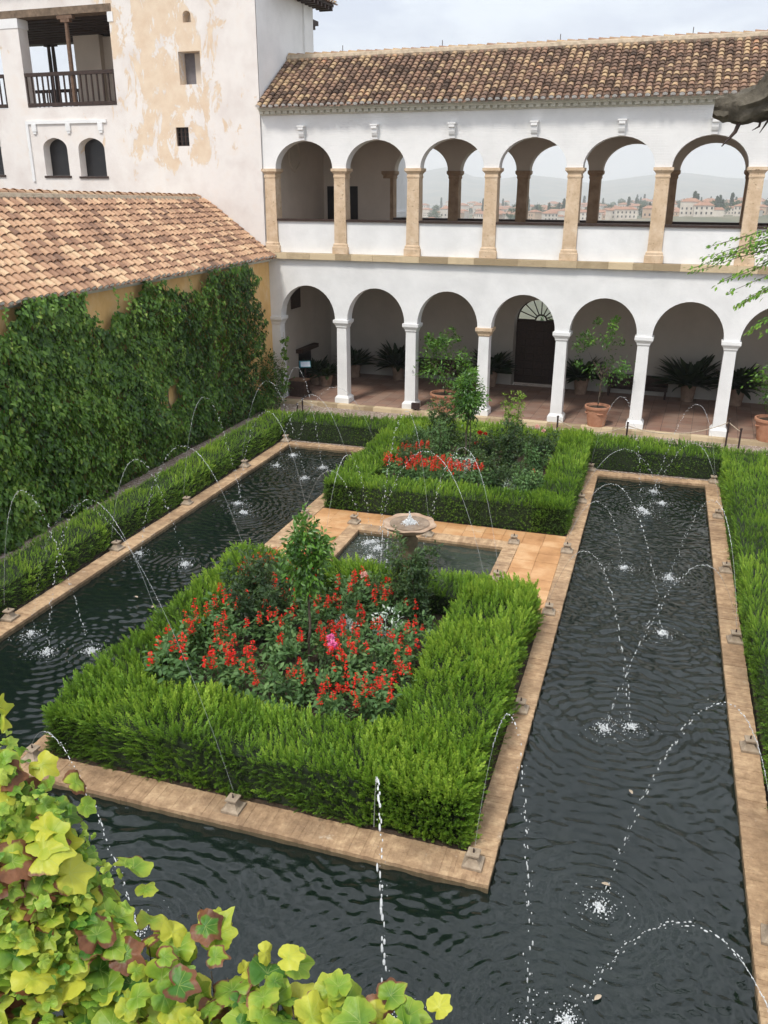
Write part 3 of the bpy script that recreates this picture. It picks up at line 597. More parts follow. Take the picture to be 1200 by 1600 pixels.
H = [(-8.62, -7.62, 7.29, 8.50), (-7.16, -6.10, 7.27, 8.48), (-11.6, -10.44, 7.32, 8.5), (-2.98, -2.20, 9.97, 10.90), (-3.27, -2.80, 8.18, 8.74), (-2.72, -2.44, 11.69, 12.02), (-9.02, -5.42, 9.45, 12.25), (-13.6, -9.86, 9.45, 12.25)]
mb = MB(); wall_holes(mb, TX0, TX1, 0, TT, TY, .42, H)
def spandrel(c, a, zs, b, zt, y0=TY, y1=.42, point=0.0):
    n = 16; pts = []
    for k in range(n + 1):
        t = math.pi * k / n; x = -math.cos(t); z = math.sin(t) ** .8 + point * (1 - abs(x)); pts.append((c + a * x, min(zt, zs + b * z)))
    for (xa, za), (xb, zb) in zip(pts[:-1], pts[1:]):
        for y in (y0, y1): mb.add([(xa, y, za), (xb, y, zb), (xb, y, zt), (xa, y, zt)], [(0, 1, 2, 3)], .5)
        mb.add([(xa, y0, za), (xb, y0, zb), (xb, y1, zb), (xa, y1, za)], [(3, 2, 1, 0)], .5)
spandrel(-8.12, .5, 8.12, .33, 8.50, point=.15); spandrel(-6.63, .53, 8.1, .33, 8.48, point=.15); spandrel(-11.0, .58, 8.1, .35, 8.5); spandrel(-2.58, .14, 11.86, .15, 12.02)
mb.build('wall', M['tower'], T)
mb = MB(); mb.box(-.42, -.212, .43, 4.06, 9.0, 13.4); mb.box(-.21, -.13, 3.35, 4.06, 9.5, 13.4); mb.box(-.21, -.20, .0, 4.06, 4.95, 13.4); mb.build('side_wall', M['white_brick'], T)
for h in (H[0], H[1], H[2]): mb = MB(); mb.box(h[0] - .02, h[1] + .02, .30, .36, h[2], h[3]); mb.build('window_shutter', M['dark_glass'], T)
mb = MB(); mb.box(-2.98, -2.20, .36, .40, 9.97, 10.9); mb.build('window_shutter', M['grey_shutter'], T)
for h in (H[0], H[1], H[2]):
    mb = MB(); mb.box(h[0] - .06, h[1] + .06, TY - .04, TY + .10, h[2] - .07, h[2] - .002); mb.build('window_sill', M['wood_dark'], T)
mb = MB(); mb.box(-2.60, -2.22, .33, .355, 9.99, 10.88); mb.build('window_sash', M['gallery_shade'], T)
mb = MB(); mb.box(-3.27, -2.80, .12, .15, 8.18, 8.74)
mb.build('lattice_back', M['dark_glass'], T); mb = MB()
for i in range(4): mb.box(-3.27 + i * .145, -3.23 + i * .145, .02, .05, 8.18, 8.74)
for i in range(5): mb.box(-3.27, -2.80, .022, .052, 8.18 + i * .135, 8.205 + i * .135)
mb.build('window_lattice', M['wood_dark'], T)
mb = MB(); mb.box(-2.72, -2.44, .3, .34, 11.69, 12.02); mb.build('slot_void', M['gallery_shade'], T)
mb = MB(); mb.box(-9.20, -5.90, TY - .05, TY - .002, 8.93, 9.03); mb.box(-9.2, -9.1, TY - .05, TY - .002, 7.1, 8.928)
for x in (-8.86, -7.45, -6.15): mb.box(x - .09, x + .09, TY - .06, TY - .002, 8.70, 8.928); mb.box(x - .06, x + .06, TY - .045, TY - .002, 8.62, 8.698)
mb.build('label_moulding', M['white'], T)
# loggia behind the balcony
mb = MB(); mb.box(TX0, -.42, .43, 5.2, 9.1, 9.44); mb.build('balcony_floor', M['floor'], T)
mb = MB(); mb.box(TX0, -.42, .43, 5.2, 12.26, 12.40)
y = .6
while y < 5: mb.box(TX0, -.42, y, y + .12, 12.10, 12.258); y += .42
mb.build('balcony_ceiling', M['wood_dark'], T)
mb = MB(); mb.box(-13.6, -5.3, -.04, .44, 12.14, 12.36); mb.build('balcony_beam', M['beam'], T)
mb = MB(); mb.box(-14.6, -5.45, 3.9, 4.3, 12.0, 12.255); mb.build('back_beam', M['wood_dark'], T)
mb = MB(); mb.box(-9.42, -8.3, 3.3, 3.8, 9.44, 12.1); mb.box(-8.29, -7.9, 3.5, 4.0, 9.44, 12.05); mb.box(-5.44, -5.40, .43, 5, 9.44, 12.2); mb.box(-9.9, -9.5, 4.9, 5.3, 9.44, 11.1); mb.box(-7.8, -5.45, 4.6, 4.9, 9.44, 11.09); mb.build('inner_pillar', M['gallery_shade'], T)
mb = MB(); mb.box(-9.9, -9.0, TY - .02, .46, 11.85, 12.12); mb.build('pillar_cap', M['white'], T); mb = MB(); mb.box(-5.46, -5.25, TY - .02, -.032, 11.85, 12.13); mb.build('pillar_cap', M['white'], T)
for x, y in ((-7.12, .05), (-11.2, 4.1), (-11.0, 4.1), (-12.2, .05)):
    mb = MB(); mb.tube([(x, y, 9.45), (x, y, 11.55), (x, y, 11.95)], [.075, .07, .06], 8); mb.box(x - .30, x + .30, y - .08, y + .08, 12.02, 12.13); mb.box(x - .17, x + .17, y - .075, y + .075, 11.93, 12.018); mb.build('balcony_post', M['wood_brown'] if y < 1 else M['wood_dark'], T)
def railing(x0, x1, y, z0, par):
    mb = MB(); mb.box(x0, x1, y - .05, y + .05, z0 + .95, z0 + 1.06); mb.box(x0, x1, y - .05, y + .05, z0 + .03, z0 + .14); n = int((x1 - x0) / .215)
    for i in range(n + 1): x = x0 + .03 + i * (x1 - x0 - .06) / n; mb.box(x - .022, x + .022, y - .022, y + .022, z0 + .141, z0 + .949)
    return mb.build('balcony_railing', M['wood_dark'], par)
railing(-9.0, -5.43, .0, 9.44, T); railing(-13.6, -9.88, .0, 9.44, T); railing(-13.6, -9.9, 4.5, 9.44, T)
# tower roof edges: wood eave and tiles
def slab_roof(name, z, x0, x1, y0, y1, par):
    mb = MB(); mb.box(x0, x1, y0, y1, z, z + .07)
    x = x0
    while x < x1: mb.box(x, x + .09, y0 - .0, y1, z - .1, z - .002); x += .4
    return mb.build(name, M['wood_dark'], par)
slab_roof('tower_eave', 13.41, TX0 - .4, .25, -.5, 5.6, T)
mb = MB(); mb.box(-.6, .36, .9, 4.75, 12.72, 12.80)
for i in range(13): mb.box(-.128, .34, 1.0 + i * .3, 1.10 + i * .3, 12.60, 12.718)
mb.build('side_eave', M['wood_dark'], T)
tiled('side_eave_tiles', M['tile_a'], T, (.40, .9, 12.80), (.40, 4.8, 12.80), (-1, 0, .5), .8, seed=9)
# ------------------------------------------------------------------ low wing on the left
W = thing('low_wing', 'low ochre wing with a broad salmon tiled roof behind the creeper', 'building', (0, 0, 0), 0, garden=True)
mb = MB(); holes = [(-1.80, -1.50, 3.35, 4.28)]
xs = [(-22, -1.80, 0, 4.66), (-1.50, .35, 0, 4.66), (-1.80, -1.50, 0, 3.35), (-1.80, -1.50, 4.28, 4.66)]
for a, b, c, d in xs: mb.box(-.45, -.15, a, b, c, d)
mb.build('wall', M['ochre'], W)
mb = MB(); mb.box(-.36, -.33, -1.80, -1.50, 3.35, 4.28); mb.box(-.20, -.17, -1.80, -1.50, 3.80, 3.83); mb.box(-.20, -.17, -1.66, -1.63, 3.35, 3.797); mb.build('window', M['wood_dark'], W)
mb = MB(); mb.box(-.45, -.06, -22, .3, 4.662, 4.70); mb.box(-.45, .02, -22, .3, 4.702, 4.74); mb.build('eave_cornice', M['cornice'], W)
mb = MB(); mb.add([(.03, -22, 4.742), (.03, .3, 4.742), (-2.5, .3, 6.50), (-2.5, -9.3, 6.72), (-2.5, -22, 6.98)], [(0, 1, 2, 3, 4)], .5); mb.add([(-2.5, -22, 6.98), (-2.5, .3, 6.5), (-5.2, .3, 4.7), (-5.2, -22, 4.7)], [(0, 1, 2, 3)], .5)
r2 = mb.build('roof', M['mortar'], W)
tiled('roof_tiles', M['tile_b'], r2, (.13, -22, 4.73), (.13, .05, 4.79), (-2.62, 0, 2.27), 3.14, up2=(-2.62, 0, 1.80), expo=.235, tl=.32, rad=.088, pitch=.225, seed=12)
ridge('ridge_tiles', M['tile_b'], r2, (-2.5, -22, 7.02), (-2.5, .0, 6.60), .12, pal=(.5, .95))
mb = MB(); mb.tube([(-2.42, -22 + i * .3, 6.96 - i * .3 * .0192) for i in range(73)], .11, 7); mb.build('ridge_mortar', M['mortar'], r2, smooth=True)
# ------------------------------------------------------------------ plant templates
def leaf_t(w=.42, fold=.10, bend=-.08, n=3):
    """folded pointed leaf: a few quads either side of the midrib; length 1 along y"""
    ys = np.linspace(0, 1, n + 1); V = []
    for y in ys: ww = w * .5 * math.sin(math.pi * min(1, y * .86 + .07)) ** .8 * (1 if y < 1 else .08); z = bend * y * y; V += [(-ww, y, z + fold * ww * 2), (0, y, z), (ww, y, z + fold * ww * 2)]
    Q = []
    for i in range(n): a = i * 3; Q += [(a, a + 1, a + 4, a + 3), (a + 1, a + 2, a + 5, a + 4)]
    return np.array(V), np.array(Q)
LEAF2 = leaf_t(.46, .14, -.12, 2); LEAF3 = leaf_t(.5, .16, -.15, 3); BLADE = leaf_t(.14, .1, -.45, 5)
def lobed_t():
    pts = [(0, 0), (-.30, -.10), (-.48, .20), (-.30, .42), (-.22, .62), (0, 1.0), (.22, .62), (.30, .42), (.48, .20), (.30, -.10)]
    V = [(0, .3, -.03)] + [(x, y, .12 * abs(x) - .12 * y * y) for x, y in pts]; Q = [(0, 1, 2, 3), (0, 3, 4, 5), (0, 5, 6, 7), (0, 7, 8, 9)]
    Q = [(0, 1, 2, 3), (0, 3, 4, 5), (0, 5, 6, 6)][:2] + [(0, 5, 6, 7), (0, 7, 8, 9), (0, 9, 10, 1)]
    return np.array(V), np.array(Q)
LOBED = lobed_t()
def shoot_t(pairs=7, nl=.30, nw=.085, ang=48, stem=.02, seed=0):
    r = random.Random(seed); V = []; Q = []; tv = []
    for i in range(pairs * 2 + 1):
        t = .10 + .86 * i / (pairs * 2); az = i * 2.4 + r.uniform(-.3, .3); el = R_(ang - 22 * t + r.uniform(-8, 8)); L = nl * (1.1 - .55 * t)
        if i == pairs * 2: el = .05
        d = np.array([math.cos(az) * math.sin(el), math.cos(el), math.sin(az) * math.sin(el)]); sd = np.cross(d, [.3, .2, 1]); sd /= np.linalg.norm(sd); b = np.array([0, t, 0])
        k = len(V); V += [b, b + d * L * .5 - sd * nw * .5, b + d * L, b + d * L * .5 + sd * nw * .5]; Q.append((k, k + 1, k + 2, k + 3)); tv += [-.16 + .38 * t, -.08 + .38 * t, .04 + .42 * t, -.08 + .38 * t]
    return np.array(V), np.array(Q), np.array(tv)
SHOOTS = [shoot_t(8, .26, .085, 46, seed=k) for k in range(3)]; SHORT = [shoot_t(4, .42, .15, 58, seed=k) for k in range(3)]
# ------------------------------------------------------------------ clipped yew hedges
def sdf_boxes(P, boxes, r):
    d = np.full(len(P), 1e9)
    for x0, x1, y0, y1, z0, z1 in boxes:
        c = np.array([(x0 + x1) / 2, (y0 + y1) / 2, (z0 + z1) / 2]); h = np.array([(x1 - x0) / 2, (y1 - y0) / 2, (z1 - z0) / 2]) - r
        q = np.abs(P - c) - h; d = np.minimum(d, np.linalg.norm(np.maximum(q, 0), axis=1) + np.minimum(q.max(1), 0) - r)
    return d
def hedge(label, boxes, dens, top_len, side_len, seed, top_tpl=SHOOTS, side_tpl=SHORT, side_up=.7, group=None, tone=0.0, wild=.05, lean=(0, 0)):
    r = np.random.default_rng(seed); x0 = min(b[0] for b in boxes); x1 = max(b[1] for b in boxes); y0 = min(b[2] for b in boxes); y1 = max(b[3] for b in boxes)
    bx, by = (x0 + x1) / 2, (y0 + y1) / 2; o = thing('yew_hedge', label, 'hedge', (bx, by, 0), garden=True, group=group)
    Ps = []
    for b in boxes:
        sx, sy, sz = b[1] - b[0], b[3] - b[2], b[5] - b[4]
        for ax, side, area in ((2, 1, sx * sy), (0, 0, sy * sz), (0, 1, sy * sz), (1, 0, sx * sz), (1, 1, sx * sz)):
            n = int(area * dens * (1.0 if ax == 2 else 1.15)); p = np.stack([r.uniform(b[0], b[1], n), r.uniform(b[2], b[3], n), r.uniform(b[4], b[5], n)], 1); p[:, ax] = b[ax * 2 + side]; Ps.append(p)
    P = np.concatenate(Ps); rad = .13
    keep = sdf_boxes(P, boxes, .0) > -.012; P = P[keep]; boxes_ = boxes; boxes = [(b[0], b[1], b[2], b[3], -.5, b[5]) for b in boxes]
    e = .01; g = np.stack([sdf_boxes(P + np.eye(3)[k] * e, boxes, rad) - sdf_boxes(P - np.eye(3)[k] * e, boxes, rad) for k in range(3)], 1); N = nrm(g)
    P = P - N * sdf_boxes(P, boxes, rad)[:, None]; P += N * (wild * (.6 * vnoise(P, 2.2, seed + 1) + .4 * vnoise(P, 6, seed + 2)) - r.uniform(0, .05, len(P)))[:, None]
    P = P - np.array([bx, by, 0]); c = Cat(); up = np.array([0, 0, 1.0])
    top = N[:, 2] > .45; fld = np.stack([vnoise(P, 1.1, seed + 5), vnoise(P, 1.1, seed + 6), vnoise(P, 1.7, seed + 7)], 1)
    for mask, tpls, L, kind in ((top, top_tpl, top_len, 1), (~top, side_tpl, side_len, 0)):
        idx = np.nonzero(mask)[0]
        for k, (tv, tq, ta) in enumerate(tpls):
            i = idx[k::len(tpls)]; n = len(i)
            if not n: continue
            d = N[i] * (.8 if kind else 1.0) + up * (.6 if kind else side_up) + r.normal(size=(n, 3)) * .30 + fld[i] * .45; d[:, 0] += lean[0]; d[:, 1] += lean[1]
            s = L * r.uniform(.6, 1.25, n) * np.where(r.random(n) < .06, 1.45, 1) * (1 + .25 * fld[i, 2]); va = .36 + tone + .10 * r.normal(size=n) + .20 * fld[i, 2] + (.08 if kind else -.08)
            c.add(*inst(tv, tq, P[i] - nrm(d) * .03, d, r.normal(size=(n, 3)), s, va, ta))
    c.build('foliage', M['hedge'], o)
    mb = MB()
    for b in boxes_: q = .055; mb.box(b[0] + q - bx, b[1] - q - bx, b[2] + q - by, b[3] - q - by, 0, b[5] - q - .02, .5)
    mb.build('dark_twig_core', M['hedge_core'], o); return o  # added solid dark box, stands for inner twigs and blocks the view through
HT = .64
hedge('large square yew hedge around the nearest flower bed', [(5.38, 10.90, -19.06, -18.05, 0, HT), (9.72, 10.90, -19.06, -13.5, 0, HT), (5.38, 6.15, -19.06, -13.5, 0, HT), (5.38, 10.90, -14.15, -13.5, 0, HT)], 460, .19, .145, 21,
      side_tpl=SHOOTS, side_up=.75, wild=.10, tone=.05, lean=(-.12, .05))
hedge('square yew hedge around the flower bed nearest the arcade', [(5.42, 11.0, -9.40, -8.62, 0, .62), (10.2, 11.0, -9.40, -3.2, 0, .62), (5.42, 6.3, -9.40, -3.2, 0, .62), (5.42, 11.0, -4.3, -3.2, 0, .62)], 470, .14, .075, 22, tone=.03, side_up=.25)
hedge('long low yew hedge between the creeper wall path and the left pool', [(1.26, 2.13, -21.5, -3.3, 0, .54)], 470, .09, .085, 23, side_up=.5, tone=.09)
hedge('short yew hedge across the far end of the left pool', [(2.18, 5.40, -4.45, -3.3, 0, .60)], 400, .12, .06, 24, side_up=.25)
hedge('short yew hedge across the far end of the right pool', [(11.02, 14.28, -4.45, -3.2, 0, .60)], 400, .13, .06, 25, side_up=.25)
hedge('long broad yew hedge along the right edge of the right pool', [(14.28, 15.55, -21.5, -3.4, 0, .58)], 430, .12, .08, 26, side_up=.4, tone=.02)
# ------------------------------------------------------------------ creeper on the ochre wall
def in_poly(x, y, poly):
    c = np.zeros(len(x), bool); n = len(poly); j = n - 1
    for i in range(n):
        xi, yi = poly[i]; xj, yj = poly[j]; c ^= ((yi > y) != (yj > y)) & (x < (xj - xi) * (y - yi) / (yj - yi + 1e-12) + xi); j = i
    return c
def creeper():
    o = thing('wall_creeper', 'dense dark green creeper covering the ochre wall up to the eaves', 'creeper', (-.12, -8, 0), garden=True); r = np.random.default_rng(31)
    poly = [(-21, -.3), (-21, 4.55), (-13.6, 4.3), (-12.71, 3.97), (-12.28, 4.42), (-12.1, 4.62), (-11.11, 4.62), (-10.33, 4.57), (-10.13, 4.12), (-9.82, 3.91), (-9.34, 3.84), (-8.66, 4.05), (-8.07, 4.31), (-7.59, 4.62), (-6.88, 4.47), (-6.15, 4.10), (-5.14, 4.11), (-4.71, 4.5), (-3.76, 4.62), (-2.14, 4.62), (-1.90, 4.17), (-1.75, 3.33), (-1.45, 2.5), (-1.55, 1.7), (-1.95, 1.2), (-2.2, .8), (-1.5, .3), (-1.4, -.3)]
    n = 66000; Y = r.uniform(-16.5, -1.2, n); Z = r.uniform(0, 4.85, n); jy, jz = Y + .22 * vnoise(np.stack([Y, Z, 0 * Y], 1), 2.6, 32), Z - .16 + .20 * vnoise(np.stack([Y, Z, 0 * Y], 1), 3.1, 33)
    k = in_poly(jy, jz, poly) & ~(((Y + 6.85) / .42) ** 2 + ((Z - 1.65) / .38) ** 2 < .8 + .5 * vnoise(np.stack([Y, Z, 0 * Y], 1), 5, 35)) & ~((np.hypot(Y + 9.5, Z - 4.3) < .45)); Y, Z = Y[k], Z[k]; n = len(Y)
    P0 = np.stack([0 * Y, Y, Z], 1); dep = .19 + .20 * vnoise(P0, 1.7, 36) + .16 * vnoise(P0, 4.6, 37) + np.interp(Z, [0, .6, 1.6, 3, 4.4, 4.9], [.0, .10, .16, .12, .12, .2])
    dep = np.maximum(dep, .05); P = np.stack([dep * (1 - .55 * r.random(n) ** 2.2), Y + 8, Z], 1)
    nv = np.stack([np.full(n, 1.0), .5 * vnoise(P0, 4.2, 38), .45 + .4 * vnoise(P0, 4.2, 39)], 1) + r.normal(size=(n, 3)) * .33
    al = np.stack([.35 + 0 * Y, .25 * vnoise(P0, 1.4, 40), -1 + 0 * Y], 1) + r.normal(size=(n, 3)) * .38
    va = .40 + .15 * r.normal(size=n) + .20 * vnoise(P0, 1.3, 41) + np.where(r.random(n) < .02, .4, 0)
    c = Cat(); s = r.uniform(.05, .125, n) * np.interp(Y, [-16, -2], [1.1, .88]); h = n // 2
    c.add(*inst(*LOBED, P[:h], al[:h], nv[:h], s[:h], va[:h])); c.add(*inst(*LEAF3, P[h:], al[h:], nv[h:], s[h:] * 1.25, va[h:])); c.build('foliage', M['ivy'], o)
    mb = MB(); rr = random.Random(5)
    for i in range(46):
        y = rr.uniform(-16, -2.2); p = [(.03, y + 8, 0)]; z = 0
        while z < rr.uniform(2.6, 4.0): z += .3; y += rr.uniform(-.12, .12); p.append((.02 + .02 * rr.random(), y + 8, z))
        mb.tube(p, [.018 * (1 - .7 * q / len(p)) for q in range(len(p))], 5, .5)
    mb.build('stems', M['bark'], o)
    c = Cat(); mb = MB()
    for i in range(70):
        y = r.uniform(-15.5, -2.2); z = r.uniform(2.2, 4.8) if i % 3 else r.uniform(4.3, 4.8); L = r.uniform(.25, .7); k = int(L / .035); t = np.linspace(0, 1, k); x0 = .30 + .14 * r.random(); dy = r.normal() * .12
        P = np.stack([x0 + .10 * np.sin(t * 2.2), y + 8 + dy * t + .03 * np.sin(t * 9 + i), z - L * t], 1); mb.tube([tuple(p) for p in P[::3]], .004, 4, .5)
        c.add(*inst(*LOBED, P + r.normal(size=P.shape) * .02, np.array([.4, 0, -1.0]) + r.normal(size=P.shape) * .5, np.array([1.0, 0, .5]) + r.normal(size=P.shape) * .3, r.uniform(.05, .10, k), np.clip(.62 + .15 * r.normal(size=k), 0, 1)))
    c.build('hanging_sprays', M['ivy'], o); mb.build('tendrils', M['bark'], o)
creeper()
def foliage_blob(c, tpl, centre, rad, n, size, r, base=.45, spread=.16, clumps=14, hollow=.35, up=.5, droop=0.0, csize=.38, flat=1.0):
    """leaves gathered in clumps through an ellipsoid with gaps between the clumps"""
    cc = r.normal(size=(clumps, 3)); cc = nrm(cc) * (hollow + (1 - hollow) * r.random((clumps, 1)) ** .5); cen = np.array(centre); rd = np.array(rad)
    k = r.integers(0, clumps, n); off = r.normal(size=(n, 3)) * csize * .55; off = off * (.8 + .4 * r.random((n, 1))); P = (cc[k] + off); out = nrm(P + 1e-6)
    cv = r.normal(size=clumps) * spread * .7
    N = out * .6 + np.array([0, 0, up]) + r.normal(size=(n, 3)) * .45; A = out + np.array([0, 0, -droop]) + r.normal(size=(n, 3)) * .6
    c.add(*inst(*tpl, cen + P * rd, A, N, size * r.uniform(.6, 1.25, n), base + cv[k] + spread * .6 * r.normal(size=n)))
def limb_tree(mb, base, top, r0, r1, limbs, spread, r, seg=7):
    b, t = Vector(base), Vector(top); P = []
    for i in range(7): f = i / 6; P.append(b.lerp(t, f) + Vector((r.normal(), r.normal(), 0)) * .012 * (0 if i == 0 else 1))
    mb.tube(P, [r0 + (r1 - r0) * i / 6 for i in range(7)], seg, .5)
    for k in range(limbs):
        a = r.uniform(0, 6.28); e = r.uniform(.3, 1.1); d = Vector((math.cos(a) * math.cos(e), math.sin(a) * math.cos(e), math.sin(e))); s = P[-1 - (k % 2)]
        L = spread * r.uniform(.6, 1.1); mb.tube([s, s + d * L * .5 + Vector((0, 0, .02)), s + d * L], [r1 * .6, r1 * .4, r1 * .15], 5, .5)
# corner climber by the first pillar, and the shrub at its foot
o = thing('climbing_plant', 'leafy climber reaching up the corner between the ochre wall and the first white pillar', 'climbing plant', (.15, -1.2, 0), garden=True); r = np.random.default_rng(51); c = Cat()
foliage_blob(c, LEAF3, (.0, 0, .55), (.55, 1.0, .62), 2600, .085, r, .34, .12, 26, .3); foliage_blob(c, LEAF3, (-.08, .35, 1.25), (.28, .5, .6), 900, .08, r, .36, .12, 16, .3)
for i in range(10): foliage_blob(c, LOBED, (.24 + .05 * math.sin(i * 1.7), .82 + .02 * i, .5 + i * .19), (.13, .13, .13), 26, .10, r, .60, .1, 5, .1)
c.build('foliage', M['ivy'], o); mb = MB(); mb.tube([(.15, .8, 0), (.2, .85, .8), (.26, .9, 1.6), (.24, 1.0, 2.4)], [.02, .015, .01, .005], 5, .5)
for i in range(14): mb.tube([(.02 + .02 * i, .6 + .01 * i, 1.5 + .03 * (i % 5)), (.25 + .02 * i, .5, 1.2 + .05 * (i % 4))], .004, 4, .5)
mb.build('stems', M['rope'], o)
# ------------------------------------------------------------------ bed flowers
def spike(c, x, y, z, h, r):
    n = 36; t = r.random(n); a = r.uniform(0, 6.28, n); rad = .015 * (1.2 - t); P = np.stack([x + rad * np.cos(a), y + rad * np.sin(a), z + t * h], 1)
    A = np.stack([np.cos(a), np.sin(a), .5 - 1.0 * t], 1); c.add(*inst(*LEAF2, P, A, r.normal(size=(n, 3)), r.uniform(.026, .046, n) * (1.25 - .5 * t), .45 + .25 * r.normal(size=n)))
def salvia(seed, nsp):
    r = np.random.default_rng(seed); o = thing('salvia_plant', 'x', 'flowering plant'); c = Cat()
    foliage_blob(c, LEAF3, (0, 0, .36), (.24, .24, .32), 300, .085, r, .50, .17, 14, .25, .8, .2); c.build('leaves', M['salvia_leaf'], o)
    mb = MB()
    for i in range(nsp):
        a, q = r.uniform(0, 6.28), .27 * r.random() ** .5; x, y = q * math.cos(a), q * math.sin(a); z = .60 + .10 * r.random() - q * .2; h = r.uniform(.13, .26)
        f = Cat(); spike(f, x, y, z, h, r); f.build('flower_spike', M['red'], o); mb.tube([(x * .3, y * .3, .2), (x, y, z + h * .7)], .004, 4, .5)
    mb.build('stems', M['salvia_leaf'], o); return o
PS = [salvia(61, 6), salvia(62, 2), salvia(63, 8), salvia(64, 1)]
def rose(seed, h, mat, base=.4, blooms=(), n=560, w=.32):
    r = np.random.default_rng(seed); o = thing('rose_bush', 'x', 'rose bush'); mb = MB(); c = Cat(); K = 7
    for k in range(K):
        a = r.uniform(0, 6.28); q = w * r.uniform(.25, 1); hh = h * r.uniform(.7, 1.05); P = [(.03 * math.cos(a), .03 * math.sin(a), 0), (q * .5 * math.cos(a), q * .5 * math.sin(a), hh * .5), (q * math.cos(a), q * math.sin(a), hh)]
        mb.tube(P, [.009, .007, .004], 5, .5)
        for j in range(9): t = .22 + .78 * j / 8; foliage_blob(c, LEAF2, (q * t * math.cos(a), q * t * math.sin(a), hh * t), (.13, .13, .10), int(n * 1.9) // (K * 9), .066, r, base + .1 * t, .14, 5, .2, .6, .1)
    c.build('leaves', mat, o); mb.build('stems', M['bark'], o)
    for bx, by, bz, rad, m in blooms:
        f = Cat(); nn = 60; u = nrm(r.normal(size=(nn, 3))); u[:, 2] = np.abs(u[:, 2]); f.add(*inst(*LOBED, np.array([bx, by, bz]) + u * rad * .45, np.cross(u, r.normal(size=(nn, 3))) + u * .5, u, rad * 1.0, .5 + .25 * r.normal(size=nn))); f.build('bloom', m, o)
    return o
def lab(o, label, group=None, name=None):
    o['label'] = label
    if group: o['group'] = group
    return o
used = set()
def put(proto, x, y, z=.2, rz=0, s=1, label=None, group=None):
    o = proto if proto.name not in used else copy_tree(proto); used.add(proto.name); used.add(o.name)
    place(o, x, y, z, rz, s); return lab(o, label, group)
def band(x, y, far):
    if far: return 'in the bed nearest the arcade'
    return 'in the nearest flower bed'
rr = random.Random(11); pts = []
def free(x, y, d): return all((x - a) ** 2 + (y - b) ** 2 > d * d for a, b in pts)
KEEP = [(6.95, -15.95, .45), (9.25, -14.75, .38), (8.05, -16.5, .12), (8.45, -16.0, .22), (8.95, -15.6, .22), (8.55, -16.85, .18)]
cnt = 0; tries = 0
while cnt < 44 and tries < 4000:
    tries += 1; x, y = rr.uniform(6.2, 9.55), rr.uniform(-17.85, -14.35)
    if not free(x, y, .40) or any((x - a) ** 2 + (y - b) ** 2 < q * q for a, b, q in KEEP): continue
    pts.append((x, y)); cnt += 1; ns = 2 if (x < 8.2 or y < -16.6) else 1
    pr = PS[rr.choice([0, 2, 2, 1] if ns == 2 else [0, 1, 3, 1, 2])]
    put(pr, x, y, .2, rr.uniform(0, 6.28), rr.uniform(.85, 1.15) + (.10 if x < 7.3 else 0), 'red flowered salvia growing inside the hedge of the nearest flower bed', 'red salvias in the nearest flower bed')
for x, y in [(6.75, -8.25), (7.05, -8.35), (7.4, -8.2), (7.7, -8.4), (8.0, -8.2), (8.3, -8.4), (8.6, -8.15), (7.2, -7.7), (7.7, -7.6), (8.9, -8.3), (6.7, -7.0), (7.0, -6.4), (10.0, -8.1)]:
    put(PS[2 if x < 8.8 else 3], x, y, .2, rr.uniform(0, 6.28), rr.uniform(.9, 1.12), 'red flowered salvia inside the hedge of the flower bed nearest the arcade', 'red salvias in the bed nearest the arcade')
rb = {}
def R(seed, h, mat, x, y, label, base=.4, blooms=(), n=560, w=.32, s=1): o = rose(seed, h, mat, base, blooms, n, w); place(o, x, y, .2, 0, s); return lab(o, label)
R(71, 1.25, M['rose_leaf'], 6.95, -15.95, 'tall dark leaved rose bush in the back left of the nearest flower bed', .33, n=3000, w=.55)
R(72, 1.1, M['rose_leaf'], 6.6, -15.0, 'bronze tinged rose bush at the back left corner of the nearest flower bed', .5, n=1900, w=.48)
R(73, 1.55, M['rose_leaf'], 9.25, -14.75, 'tall upright rose bush standing in front of the stone bowl pedestal', .45, n=1900, w=.3)
R(74, 1.6, M['rose_leaf'], 8.75, -14.6, 'slender rose bush with long stems beside the stone bowl pedestal', .55, n=620, w=.2)
R(75, .72, M['rose_leaf'], 8.55, -16.85, 'rose bush with two bright pink blooms in the middle of the nearest bed', .5, [(0, -.06, .80, .075, M['pink']), (-.06, .03, .86, .055, M['pink'])], n=620, w=.25)
R(76, .70, M['rose_leaf'], 9.25, -16.7, 'low grey green rose bush in the right half of the nearest flower bed', .5, n=900, w=.4)
R(77, .78, M['rose_leaf'], 8.25, -14.65, 'rose bush with one pale pink bloom at the back of the nearest flower bed', .5, [(0, -.05, .85, .055, M['pale_pink'])], n=520, w=.25)
R(78, 1.6, M['rose_leaf'], 7.35, -5.6, 'tall grey green rose bush with a pink bloom at the far bed back left', .55, [(-.15, -.1, 1.5, .06, M['pink'])], n=2300, w=.5)
R(79, 1.35, M['rose_leaf'], 9.2, -6.6, 'broad dark rose bush in the right half of the far flower bed', .45, n=2400, w=.55)
R(80, 1.15, M['rose_leaf'], 9.85, -5.7, 'rose bush with two pale pink blooms at the far bed right back corner', .45, [(-.1, -.05, 1.15, .065, M['pale_pink']), (.06, 0, 1.05, .05, M['pale_pink'])], n=1500, w=.4)
R(81, 1.75, M['lime_leaf'], 9.0, -5.2, 'slender yellow leaved rose bush rising above the far flower bed', .55, n=800, w=.3)
R(82, .75, M['rose_leaf'], 9.7, -7.6, 'low dark rose bush near the front right corner of the far bed', .4, n=900, w=.36)
R(83, .62, M['lime_leaf'], 8.2, -4.75, 'bright yellow green bush at the back of the far flower bed', .55, n=1400, w=.6)
R(84, .85, M['rose_leaf'], 6.9, -7.5, 'bronze green rose bush above the red salvias of the far bed', .5, n=900, w=.35)
